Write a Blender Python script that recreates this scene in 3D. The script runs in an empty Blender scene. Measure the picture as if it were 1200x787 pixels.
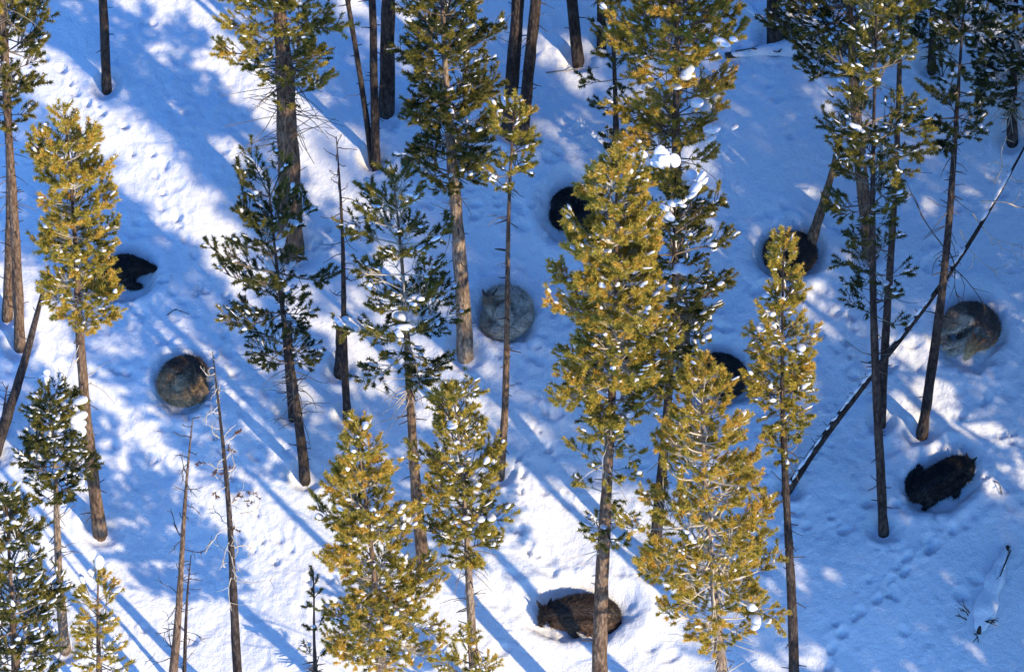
import bpy, bmesh, math, random
import numpy as np
from mathutils import Vector, Matrix

R = math.radians
SC = bpy.context.scene
COL = SC.collection

# ------------------------------------------------------------------ camera
PW, PH = 1200.0, 787.0          # size of the photograph, the unit of all pixel positions below
FPX = 4030.0                    # focal length in photograph pixels
DEP = R(40.0)                   # camera looks 40 degrees down from a helicopter
DIST = 50.4
VIEW = np.array([0.0, math.cos(DEP), -math.sin(DEP)])
UPV = np.array([0.0, math.sin(DEP), math.cos(DEP)])
RIGHT = np.array([1.0, 0.0, 0.0])
CAM = -DIST * VIEW
cd = bpy.data.cameras.new('camera'); cam = bpy.data.objects.new('camera', cd); COL.objects.link(cam)
cam.location = CAM; cam.rotation_euler = (math.pi / 2 - DEP, 0, 0)
cd.sensor_width = 36.0; cd.lens = FPX / PW * 36.0
cd.clip_start = 0.5; cd.clip_end = 3000
SC.camera = cam

# ------------------------------------------------------------------ world, sun, exposure
SUN_EL, SUN_AZ = R(19.0), R(46.0)          # azimuth: to the right of straight behind the camera
TOSUN = np.array([math.sin(SUN_AZ) * math.cos(SUN_EL), -math.cos(SUN_AZ) * math.cos(SUN_EL), math.sin(SUN_EL)])
W = bpy.data.worlds.new('World'); SC.world = W; W.use_nodes = True
nt = W.node_tree; nt.nodes.clear()
out = nt.nodes.new('ShaderNodeOutputWorld'); bg = nt.nodes.new('ShaderNodeBackground')
sky = nt.nodes.new('ShaderNodeTexSky'); sky.sky_type = 'NISHITA'; sky.sun_disc = False
sky.sun_elevation = SUN_EL; sky.sun_rotation = math.atan2(TOSUN[0], TOSUN[1])
sky.altitude = 2200; sky.air_density = 1.0; sky.dust_density = 0.2; sky.ozone_density = 2.5
tint = nt.nodes.new('ShaderNodeMix'); tint.data_type = 'RGBA'; tint.blend_type = 'MULTIPLY'
tint.inputs[0].default_value = 1.0; tint.inputs[7].default_value = (0.39, 0.78, 1.28, 1)
nt.links.new(sky.outputs[0], tint.inputs[6]); nt.links.new(tint.outputs[2], bg.inputs[0])
bg.inputs[1].default_value = 0.15
nt.links.new(bg.outputs[0], out.inputs[0])
sl = bpy.data.lights.new('sun', 'SUN'); sl.energy = 2.8; sl.angle = R(0.9); sl.color = (1.0, 0.82, 0.55)
sun = bpy.data.objects.new('sun', sl); COL.objects.link(sun)
sun.rotation_euler = Vector(-TOSUN).to_track_quat('-Z', 'Y').to_euler(); sun.location = (20, -20, 30)
vs = SC.view_settings
vs.view_transform = 'Standard'; vs.look = 'None'; vs.exposure = 1.12; vs.gamma = 1.0; vs.use_curve_mapping = False
SC.cycles.use_denoising = True
SC.cycles.max_bounces = 6; SC.cycles.diffuse_bounces = 3; SC.cycles.transmission_bounces = 3; SC.cycles.glossy_bounces = 2

# ------------------------------------------------------------------ numeric helpers
def perlin(x, y, seed=0):
    rs = np.random.RandomState(seed + 1000)
    perm = rs.permutation(256); ang = rs.rand(256) * 2 * np.pi
    gx, gy = np.cos(ang), np.sin(ang)
    x = np.asarray(x, float); y = np.asarray(y, float)
    xi = np.floor(x).astype(int); yi = np.floor(y).astype(int)
    xf = x - xi; yf = y - yi
    u = xf ** 3 * (xf * (xf * 6 - 15) + 10); v = yf ** 3 * (yf * (yf * 6 - 15) + 10)
    def g(ix, iy, dx, dy):
        h = perm[(perm[ix & 255] + iy) & 255]
        return gx[h] * dx + gy[h] * dy
    a = g(xi, yi, xf, yf); b = g(xi + 1, yi, xf - 1, yf)
    c = g(xi, yi + 1, xf, yf - 1); d = g(xi + 1, yi + 1, xf - 1, yf - 1)
    return (a + u * (b - a)) + v * ((c + u * (d - c)) - (a + u * (b - a)))

def sstep(a, b, x):
    t = np.clip((np.asarray(x, float) - a) / (b - a), 0, 1)
    return t * t * (3 - 2 * t)

SLOPE = math.tan(R(25.0))
SN = np.array([0.0, -math.sin(R(25.0)), math.cos(R(25.0))])   # slope normal
SV = np.array([0.0, math.cos(R(25.0)), math.sin(R(25.0))])    # up the slope

def hbase(x, y):
    x = np.asarray(x, float); y = np.asarray(y, float)
    ys = 60 * np.tanh(y / 60)
    z = SLOPE * ys
    fade = np.exp(-(x * x + y * y) / 40 ** 2)
    z = z + (0.42 * perlin(x / 5.5 + 3.1, y / 5.5 + 7.7, 1) + 0.16 * perlin(x / 2.1, y / 2.1, 2)) * fade
    return z + 2.5 * perlin(x / 40, y / 40, 3) * (1 - np.exp(-(x * x + y * y) / 30 ** 2))

def ray(px, py):
    d = FPX * VIEW + (px - PW / 2) * RIGHT + (PH / 2 - py) * UPV
    return d / np.linalg.norm(d)

def ground(px, py, h=hbase):
    d = ray(px, py); t = 30.0
    for _ in range(60):
        p = CAM + t * d
        t += (p[2] - float(h(p[0], p[1]))) / (-d[2] + SLOPE * d[1]) * 0.9
    return CAM + t * d

def at_depth(px, py, y):
    """point on the pixel's ray in the upright plane at world y (where a tree stands)"""
    d = ray(px, py); return CAM + d * ((y - CAM[1]) / d[1])

def project(P):
    q = np.asarray(P) - CAM
    z = q @ VIEW
    return np.stack([PW / 2 + FPX * (q @ RIGHT) / z, PH / 2 - FPX * (q @ UPV) / z, z], -1)

def unit(v): return v / (np.linalg.norm(v, axis=-1, keepdims=True) + 1e-12)

# ------------------------------------------------------------------ materials
def mat(name):
    m = bpy.data.materials.new(name); m.use_nodes = True
    n = m.node_tree.nodes; l = m.node_tree.links
    b = n['Principled BSDF']
    return m, n, l, b

def ramp(n, stops):
    r = n.new('ShaderNodeValToRGB'); e = r.color_ramp.elements
    while len(e) < len(stops): e.new(0.5)
    for i, (p, c) in enumerate(stops): e[i].position = p; e[i].color = (*c, 1)
    return r

def make_snow_mat():
    m, n, l, b = mat('snow')
    tc = n.new('ShaderNodeTexCoord')
    n1 = n.new('ShaderNodeTexNoise'); n1.inputs['Scale'].default_value = 9; n1.inputs['Detail'].default_value = 6; n1.inputs['Roughness'].default_value = 0.62
    n2 = n.new('ShaderNodeTexNoise'); n2.inputs['Scale'].default_value = 48; n2.inputs['Detail'].default_value = 4
    for q in (n1, n2): l.new(tc.outputs['Object'], q.inputs['Vector'])
    b1 = n.new('ShaderNodeBump'); b1.inputs['Strength'].default_value = 0.6; b1.inputs['Distance'].default_value = 0.05
    b2 = n.new('ShaderNodeBump'); b2.inputs['Strength'].default_value = 0.5; b2.inputs['Distance'].default_value = 0.016
    l.new(n1.outputs[0], b1.inputs['Height']); l.new(n2.outputs[0], b2.inputs['Height'])
    l.new(b1.outputs[0], b2.inputs['Normal']); l.new(b2.outputs[0], b.inputs['Normal'])
    n3 = n.new('ShaderNodeTexNoise'); n3.inputs['Scale'].default_value = 0.6; n3.inputs['Detail'].default_value = 5
    l.new(tc.outputs['Object'], n3.inputs['Vector'])
    r = ramp(n, [(0.3, (0.80, 0.82, 0.85)), (0.7, (0.87, 0.88, 0.90))])
    l.new(n3.outputs[0], r.inputs[0]); l.new(r.outputs[0], b.inputs['Base Color'])
    b.inputs['Roughness'].default_value = 0.7; b.inputs['Specular IOR Level'].default_value = 0.25
    return m

def make_clump_mat():
    m, n, l, b = mat('snow_clump')
    tc = n.new('ShaderNodeTexCoord')
    n2 = n.new('ShaderNodeTexNoise'); n2.inputs['Scale'].default_value = 30; n2.inputs['Detail'].default_value = 4
    l.new(tc.outputs['Object'], n2.inputs['Vector'])
    b2 = n.new('ShaderNodeBump'); b2.inputs['Strength'].default_value = 0.4; b2.inputs['Distance'].default_value = 0.02
    l.new(n2.outputs[0], b2.inputs['Height']); l.new(b2.outputs[0], b.inputs['Normal'])
    b.inputs['Base Color'].default_value = (0.87, 0.88, 0.9, 1); b.inputs['Roughness'].default_value = 0.7
    return m

def make_bark_mat(name, dark, mid, light):
    m, n, l, b = mat(name)
    tc = n.new('ShaderNodeTexCoord')
    mp = n.new('ShaderNodeMapping'); mp.inputs['Scale'].default_value = (1, 1, 0.38)
    l.new(tc.outputs['Object'], mp.inputs[0])
    v = n.new('ShaderNodeTexVoronoi'); v.feature = 'F1'; v.inputs['Scale'].default_value = 26; v.inputs['Randomness'].default_value = 1
    nz = n.new('ShaderNodeTexNoise'); nz.inputs['Scale'].default_value = 3.0; nz.inputs['Detail'].default_value = 6; nz.inputs['Roughness'].default_value = 0.7
    nf = n.new('ShaderNodeTexNoise'); nf.inputs['Scale'].default_value = 22; nf.inputs['Detail'].default_value = 5; nf.inputs['Roughness'].default_value = 0.7
    for q in (v, nz, nf): l.new(mp.outputs[0], q.inputs['Vector'])
    mx = n.new('ShaderNodeMath'); mx.operation = 'MULTIPLY_ADD'; mx.inputs[1].default_value = 0.55
    l.new(nz.outputs[0], mx.inputs[0]); 
    m3 = n.new('ShaderNodeMath'); m3.operation = 'MULTIPLY'; m3.inputs[1].default_value = 0.55
    l.new(nf.outputs[0], m3.inputs[0]); l.new(m3.outputs[0], mx.inputs[2])
    r = ramp(n, [(0.40, dark), (0.54, mid), (0.70, light)])
    l.new(mx.outputs[0], r.inputs[0])
    cr = ramp(n, [(0.25, (1, 1, 1)), (0.75, (0.45, 0.42, 0.42))])
    l.new(v.outputs['Distance'], cr.inputs[0])
    mul = n.new('ShaderNodeMix'); mul.data_type = 'RGBA'; mul.blend_type = 'MULTIPLY'; mul.inputs[0].default_value = 0.9
    l.new(r.outputs[0], mul.inputs[6]); l.new(cr.outputs[0], mul.inputs[7])
    l.new(mul.outputs[2], b.inputs['Base Color'])
    bp = n.new('ShaderNodeBump'); bp.inputs['Strength'].default_value = 0.9; bp.inputs['Distance'].default_value = 0.02; bp.invert = True
    l.new(v.outputs['Distance'], bp.inputs['Height'])
    bq = n.new('ShaderNodeBump'); bq.inputs['Strength'].default_value = 0.6; bq.inputs['Distance'].default_value = 0.02
    l.new(nf.outputs[0], bq.inputs['Height']); l.new(bp.outputs[0], bq.inputs['Normal'])
    l.new(bq.outputs[0], b.inputs['Normal'])
    b.inputs['Roughness'].default_value = 0.9; b.inputs['Specular IOR Level'].default_value = 0.15
    return m

def make_twig_mat(name, a, c):
    m, n, l, b = mat(name)
    tc = n.new('ShaderNodeTexCoord')
    nz = n.new('ShaderNodeTexNoise'); nz.inputs['Scale'].default_value = 5; nz.inputs['Detail'].default_value = 4
    l.new(tc.outputs['Object'], nz.inputs['Vector'])
    r = ramp(n, [(0.35, a), (0.65, c)]); l.new(nz.outputs[0], r.inputs[0]); l.new(r.outputs[0], b.inputs['Base Color'])
    b.inputs['Roughness'].default_value = 0.85; b.inputs['Specular IOR Level'].default_value = 0.2
    return m

def make_needle_mat(name, stops):
    m, n, l, b = mat(name)
    at = n.new('ShaderNodeAttribute'); at.attribute_name = 'tint'
    r = ramp(n, stops); l.new(at.outputs['Fac'], r.inputs[0]); l.new(r.outputs[0], b.inputs['Base Color'])
    b.inputs['Roughness'].default_value = 0.55; b.inputs['Specular IOR Level'].default_value = 0.3
    tr = n.new('ShaderNodeBsdfTranslucent'); l.new(r.outputs[0], tr.inputs[0])
    ms = n.new('ShaderNodeMixShader'); ms.inputs[0].default_value = 0.4
    l.new(b.outputs[0], ms.inputs[1]); l.new(tr.outputs[0], ms.inputs[2])
    l.new(ms.outputs[0], n['Material Output'].inputs[0])
    return m

def make_fur_mat():
    m, n, l, b = mat('wolf_fur')
    at = n.new('ShaderNodeAttribute'); at.attribute_name = 'furcol'
    tc = n.new('ShaderNodeTexCoord')
    nz = n.new('ShaderNodeTexNoise'); nz.inputs['Scale'].default_value = 28; nz.inputs['Detail'].default_value = 5; nz.inputs['Roughness'].default_value = 0.7
    l.new(tc.outputs['Object'], nz.inputs['Vector'])
    r = ramp(n, [(0.3, (0.55, 0.55, 0.55)), (0.7, (1.35, 1.35, 1.35))]); l.new(nz.outputs[0], r.inputs[0])
    mul = n.new('ShaderNodeMix'); mul.data_type = 'RGBA'; mul.blend_type = 'MULTIPLY'; mul.inputs[0].default_value = 1
    l.new(at.outputs['Color'], mul.inputs[6]); l.new(r.outputs[0], mul.inputs[7])
    l.new(mul.outputs[2], b.inputs['Base Color'])
    b.inputs['Roughness'].default_value = 0.5; b.inputs['Specular IOR Level'].default_value = 0.35
    return m

M = {}
M['snow'] = make_snow_mat()
M['clump'] = make_clump_mat()
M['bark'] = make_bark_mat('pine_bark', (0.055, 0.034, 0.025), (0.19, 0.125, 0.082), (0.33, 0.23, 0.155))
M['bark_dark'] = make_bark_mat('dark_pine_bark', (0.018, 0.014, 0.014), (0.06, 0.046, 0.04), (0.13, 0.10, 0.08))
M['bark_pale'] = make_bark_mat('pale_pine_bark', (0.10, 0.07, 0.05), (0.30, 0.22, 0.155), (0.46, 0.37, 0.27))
M['twig'] = make_twig_mat('twig_bark', (0.13, 0.095, 0.065), (0.30, 0.24, 0.17))
M['twig_pale'] = make_twig_mat('pale_dead_twig', (0.42, 0.35, 0.26), (0.70, 0.62, 0.50))
M['twig_dark'] = make_twig_mat('dark_dead_twig', (0.03, 0.024, 0.022), (0.10, 0.08, 0.065))
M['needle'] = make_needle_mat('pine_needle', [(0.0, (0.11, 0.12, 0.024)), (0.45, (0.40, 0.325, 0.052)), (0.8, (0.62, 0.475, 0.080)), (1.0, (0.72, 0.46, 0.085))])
M['needle_green_shade'] = make_needle_mat('green_shaded_pine_needle', [(0.0, (0.04, 0.055, 0.020)), (0.45, (0.14, 0.135, 0.030)), (1.0, (0.42, 0.32, 0.05))])  # greener needles; the darker tone also carries the shade of shaded crowns
M['needle_dead'] = make_needle_mat('dead_needle', [(0.0, (0.12, 0.05, 0.02)), (1.0, (0.30, 0.12, 0.03))])
M['fur'] = make_fur_mat()

# ------------------------------------------------------------------ mesh helpers
def np_mesh(name, V, F, smooth=False, attrs=None):
    """V (n,3), F (m,k) with one k"""
    V = np.asarray(V, np.float32); F = np.asarray(F, np.int32)
    me = bpy.data.meshes.new(name)
    k = F.shape[1]
    me.vertices.add(len(V)); me.vertices.foreach_set('co', V.ravel())
    me.loops.add(F.size); me.loops.foreach_set('vertex_index', F.ravel())
    me.polygons.add(len(F)); me.polygons.foreach_set('loop_start', np.arange(0, F.size, k, dtype=np.int32))
    if smooth: me.polygons.foreach_set('use_smooth', np.ones(len(F), bool))
    me.update(calc_edges=True)
    for nm, (typ, data) in (attrs or {}).items():
        a = me.attributes.new(nm, typ, 'POINT')
        if typ == 'FLOAT': a.data.foreach_set('value', np.asarray(data, np.float32))
        else: a.data.foreach_set('color', np.asarray(data, np.float32).ravel())
    return me

class Tubes:
    def __init__(s): s.V = []; s.F = []; s.n = 0
    def add(s, P, rad, k=5, cap=False, rough=0.0, rng=None):
        P = np.asarray(P, float); rad = np.asarray(rad, float)
        T = np.gradient(P, axis=0); T = unit(T)
        ref = np.array([0.31, 0.95, 0.05]) if abs(T[0][2]) > 0.7 else np.array([0.0, 0.12, 1.0])
        A = unit(np.cross(T, ref)); B = np.cross(T, A)
        a = np.arange(k) * 2 * np.pi / k
        rr = rad[:, None] * np.ones((1, k))
        if rough: rr = rr * (1 + rough * (rng.rand(len(P), k) - 0.5))
        V = P[:, None, :] + rr[..., None] * (np.cos(a)[None, :, None] * A[:, None, :] + np.sin(a)[None, :, None] * B[:, None, :])
        m = len(P)
        i = np.arange(m - 1)[:, None] * k + np.arange(k)[None, :]
        j = np.arange(m - 1)[:, None] * k + (np.arange(k)[None, :] + 1) % k
        F = np.stack([i, j, j + k, i + k], -1).reshape(-1, 4) + s.n
        V = V.reshape(-1, 3); s.V.append(V); s.F.append(F); s.n += len(V)
        if cap:
            for row, flip in ((0, True), (m - 1, False)):
                c = s.n; s.V.append(P[row][None]); s.n += 1
                st = F[0, 0] + row * k
                f = [(st + q, st + (q + 1) % k, c, c) for q in range(k)]
                # fan of degenerate-free quads: use two neighbours at once
                f = [(st + q, st + (q + 1) % k, st + (q + 2) % k, c) for q in range(0, k - 1, 2)]
                s.F.append(np.array(f, int) if not flip else np.array(f, int)[:, ::-1])
    def mesh(s, name, smooth=True):
        if not s.V: return None
        return np_mesh(name, np.concatenate(s.V), np.concatenate(s.F), smooth)

def link(name, me, material, parent=None, loc=None):
    o = bpy.data.objects.new(name, me); COL.objects.link(o)
    if me and material and not me.materials: me.materials.append(material)
    if parent: o.parent = parent
    if loc is not None: o.location = loc
    return o

def tag(o, label=None, cat=None, group=None, kind=None):
    if label: o['label'] = label
    if cat: o['category'] = cat
    if group: o['group'] = group
    if kind: o['kind'] = kind
    return o

def empty(name, loc):
    o = bpy.data.objects.new(name, None); COL.objects.link(o); o.location = loc; o.empty_display_size = 0.2
    return o

# ------------------------------------------------------------------ where the wolves lie (used by the snow beds too)
# name, centre px, bed half-sizes (m, across / up the slope), bed turn in degrees
WOLF_PX = {
    'left':   (142, 318, 0.52, 0.40, -10),
    'tawny':  (216, 447, 0.44, 0.44, 0),
    'pale':   (592, 366, 0.42, 0.50, 0),
    'mid':    (674, 247, 0.50, 0.52, 0),
    'top':    (925, 297, 0.52, 0.44, 0),
    'hidden': (845, 440, 0.50, 0.48, 0),
    'grey':   (1137, 384, 0.50, 0.58, 0),
    'black':  (1103, 561, 0.60, 0.42, 38),
    'brown':  (681, 715, 0.74, 0.42, -4),
}
BEDS = {}
for k, (px, py, a, b, tw) in WOLF_PX.items():
    BEDS[k] = (ground(px, py), a, b, R(tw))

def bed_depth(x, y):
    x = np.asarray(x, float); y = np.asarray(y, float); z = np.zeros_like(x)
    for k, (c, a, b, tw) in BEDS.items():
        u = x - c[0]; v = (y - c[1]) / math.cos(R(25))
        uu = u * math.cos(tw) + v * math.sin(tw); vv = -u * math.sin(tw) + v * math.cos(tw)
        r = np.sqrt((uu / a) ** 2 + (vv / b) ** 2)
        wob = 0.22 * perlin(x * 2.6, y * 2.6, 11) + 0.10 * perlin(x * 8, y * 8, 12)
        r = r + wob
        z = z - 0.17 * (1 - sstep(0.72, 1.22, r)) + 0.03 * np.exp(-((r - 1.38) / 0.16) ** 2)
    return z

def hfull(x, y): return hbase(x, y) + bed_depth(x, y)

# ------------------------------------------------------------------ snow ground
def build_ground(wells):
    def axis(lo, hi, step, far):
        core = np.arange(lo, hi + 1e-6, step)
        g = step * 1.14 ** np.arange(1, 60); c = np.cumsum(g); c = c[c < far]
        c = np.concatenate([c, [far]])
        return np.concatenate([lo - c[::-1], core, hi + c])
    step = 0.034
    xs = axis(-9.2, 9.2, step, 260); ys = axis(-7.2, 7.8, step, 260)
    X, Y = np.meshgrid(xs, ys)
    core = (np.abs(X) < 9.3) & (Y > -7.3) & (Y < 7.9)
    Z = hbase(X, Y)
    D = np.zeros_like(Z)
    # crusted, lumpy relief: stronger in some zones than in others
    zone = sstep(-0.25, 0.35, perlin(X / 3.0 + 9, Y / 3.0 + 4, 21))
    D += 0.045 * perlin(X / 0.9, Y / 0.85, 22) + (0.022 * perlin(X / 0.36, Y / 0.33, 23)) * (0.35 + 0.65 * zone)
    D += (0.020 * perlin(X / 0.17, Y / 0.16, 24) + 0.015 * perlin(X / 0.09, Y / 0.085, 26)) * (0.25 + 0.75 * zone)
    D += 0.030 * np.abs(perlin(X / 0.42 + 4, Y / 0.4, 25)) * zone
    rng = np.random.RandomState(5)
    def dimple(x, y, r, d, rim=0.35, stretch=1.0, ang=0.0):
        w = r * 2.4 * max(1, stretch)
        i0, i1 = np.searchsorted(xs, [x - w, x + w]); j0, j1 = np.searchsorted(ys, [y - w, y + w])
        if i1 - i0 < 2 or j1 - j0 < 2: return
        u = X[j0:j1, i0:i1] - x; v = (Y[j0:j1, i0:i1] - y) * 1.1
        a = (u * math.cos(ang) + v * math.sin(ang)) / stretch; b = -u * math.sin(ang) + v * math.cos(ang)
        q = np.sqrt(a * a + b * b) / r
        D[j0:j1, i0:i1] += -d * np.exp(-q ** 4) + d * rim * np.exp(-((q - 1.35) / 0.3) ** 2)
    # pocks left by clods of snow that fell from the crowns
    for _ in range(2600):
        x, y = rng.uniform(-9, 9), rng.uniform(-7, 7.5)
        if perlin(x / 1.7, y / 1.7, 31) < -0.08: continue
        r = 0.025 + 0.075 * rng.rand() ** 2.6
        if rng.rand() < 0.3: dimple(x, y, r, -0.30 * r, 0.1, 1 + rng.rand(), rng.rand() * 3)
        else: dimple(x, y, r, (0.2 + 0.25 * rng.rand()) * r * 1.2, 0.35, 1 + rng.rand(), rng.rand() * 3)
    # trails of wolf prints
    trails = [[(180, 330), (240, 345), (265, 372), (250, 420), (225, 440)],
              [(240, 345), (330, 330), (420, 250), (520, 240), (650, 250)],
              [(225, 460), (250, 520), (330, 640), (390, 700), (470, 790)],
              [(600, 410), (640, 500), (600, 560), (610, 640), (640, 700)],
              [(1137, 430), (1150, 480), (1120, 520)], [(1140, 540), (1190, 500), (1230, 480)],
              [(930, 330), (960, 400), (1010, 430), (1090, 420)],
              [(760, 700), (880, 640), (1000, 600), (1060, 580)],
              [(860, 460), (920, 420), (930, 330)],
              [(20, 40), (120, 130), (190, 210), (225, 300)],
              [(130, 420), (170, 440), (200, 450)],
              [(1010, 350), (980, 370), (1000, 400), (1050, 420)],
              [(960, 790), (1010, 720), (1080, 640), (1100, 610)]]
    for tr in trails:
        P = [ground(*q)[:2] for q in tr]
        for a, b in zip(P[:-1], P[1:]):
            n = max(2, int(np.linalg.norm(b - a) / 0.20))
            for i in range(n):
                t = (i + rng.rand() - .5) / n; q = a + (b - a) * t + rng.normal(0, 0.11, 2)
                dimple(q[0], q[1], 0.03 + 0.035 * rng.rand(), 0.03 + 0.04 * rng.rand(), 0.3, 1.2 + 0.8 * rng.rand(), math.atan2(b[1] - a[1], b[0] - a[0]))
    # churned snow just outside the beds
    for k, (c, a, b, tw) in BEDS.items():
        for _ in range(26):
            th = rng.rand() * 6.28; q = 1.3 + 0.75 * rng.rand()
            dimple(c[0] + a * q * math.cos(th), c[1] + b * q * math.sin(th), 0.05 + 0.06 * rng.rand(), 0.05 * (rng.rand() - 0.25), 0.3, 1.4, rng.rand() * 3)
    for (x, y, r) in wells: dimple(x, y, r * 1.3 + 0.12, 0.10, 0.2, 1.15, rng.rand() * 3)
    inb = np.zeros_like(Z)
    bd = bed_depth(X, Y)
    D = D * (1 - 0.75 * sstep(0.05, 0.15, -bd))
    Z = Z + np.where(core, D, 0) + bd
    ny, nx = X.shape
    idx = np.arange(nx * ny).reshape(ny, nx)
    F = np.stack([idx[:-1, :-1], idx[:-1, 1:], idx[1:, 1:], idx[1:, :-1]], -1).reshape(-1, 4)
    me = np_mesh('snow_ground', np.stack([X, Y, Z], -1).reshape(-1, 3), F, True)
    o = link('snow_ground', me, M['snow']); tag(o, kind='structure')
    return o

# ------------------------------------------------------------------ snow clump shapes
def lump_mesh(seed, sub):
    bm = bmesh.new(); bmesh.ops.create_icosphere(bm, subdivisions=sub, radius=1.0)
    rs = np.random.RandomState(seed)
    cs = unit(rs.normal(size=(16, 3))); cs[:, 2] = np.abs(cs[:, 2]) * 0.8; cs = unit(cs); am = rs.uniform(-0.22, 0.36, 16); pw = rs.choice([2, 4, 7, 10], 16)
    for v in bm.verts:
        c = np.array(v.co); f = 0.8 + sum(a * max(0.0, float(c @ k)) ** q for a, k, q in zip(am, cs, pw))
        c = c * max(0.45, f)
        if c[2] < 0: c[2] *= 0.6
        v.co = c
    V = np.array([v.co[:] for v in bm.verts]); F = np.array([[v.index for v in f.verts] for f in bm.faces])
    bm.free(); return V, F
LUMPS = [lump_mesh(s, 3) for s in range(6)]
SMALL = [lump_mesh(40 + s, 1) for s in range(6)]
LUMP_ME = []
for V_, F_ in LUMPS:
    me_ = np_mesh('snow_clump', V_, F_, True); me_.materials.append(M['clump']); LUMP_ME.append(me_)

# ------------------------------------------------------------------ needles
def needle_mesh(name, tp, td, tl, tt, rng, n, nl=0.058, w=0.0145):
    """tufts: base point, axis, length, tint"""
    N = len(tp)
    s = rng.rand(N, n) ** 0.65
    base = tp[:, None] + td[:, None] * (s * tl[:, None])[..., None]
    ref = np.where(np.abs(td[:, 2:3]) > 0.9, np.array([[1.0, 0, 0]]), np.array([[0, 0, 1.0]]))
    A = unit(np.cross(td, ref)); B = np.cross(td, A)
    ph = rng.rand(N, n) * 2 * np.pi
    op = np.radians(rng.uniform(32, 80, (N, n))) * (1 - 0.15 * s ** 4)
    rad = np.cos(ph)[..., None] * A[:, None] + np.sin(ph)[..., None] * B[:, None]
    d = np.cos(op)[..., None] * td[:, None] + np.sin(op)[..., None] * rad
    L = nl * rng.uniform(0.75, 1.15, (N, n))
    tip = base + d * L[..., None]
    sd = unit(np.cross(d, unit(rng.normal(size=(N, n, 3)))))
    hw = w * 0.5
    V = np.stack([base - sd * hw, base + sd * hw, tip], 2).reshape(-1, 3)
    F = np.arange(len(V)).reshape(-1, 3)
    t = np.clip(tt[:, None] + rng.normal(0, 0.10, (N, n)), 0, 1)
    return np_mesh(name, V, F, False, {'tint': ('FLOAT', np.repeat(t.ravel(), 3))})

# ------------------------------------------------------------------ trees
WELLS = []
TEMPLATES = {}
def trunk_axis(base, apex, rng, wig):
    """trunk line relative to the base"""
    d = apex - base; ph = rng.rand(4) * 6.28; am = wig * np.linalg.norm(d)
    def f(t):
        t = np.asarray(t, float)
        o = np.stack([np.sin(t * 5 + ph[0]) - np.sin(ph[0]) * (1 - t) - np.sin(5 + ph[0]) * t,
                      np.sin(t * 4 + ph[1]) - np.sin(ph[1]) * (1 - t) - np.sin(4 + ph[1]) * t, 0 * t], -1)
        return t[..., None] * d + am * o
    return f

def build_trunk(root, f, H, r0, rng, material, name='trunk', rtop=0.012, sink=0.35, tc=None):
    n = max(14, int(H / 0.28)); t = np.linspace(0, 1, n)
    P = f(t); P = np.vstack([P[0] - unit(f(np.array(0.1))) * sink, P])
    rad = r0 * (1 - t) ** 0.95 + rtop
    if tc is not None: rad = rad * (1 - 0.30 * sstep(tc - 0.05, tc + 0.2, t))
    rad = rad * (1 + 0.07 * np.exp(-t * H / 0.11)); rad = np.concatenate([[rad[0] * 1.03], rad])
    T = Tubes(); T.add(P, rad, 12, True, 0.20, rng)
    return link(name, T.mesh(name), material, root)

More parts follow.
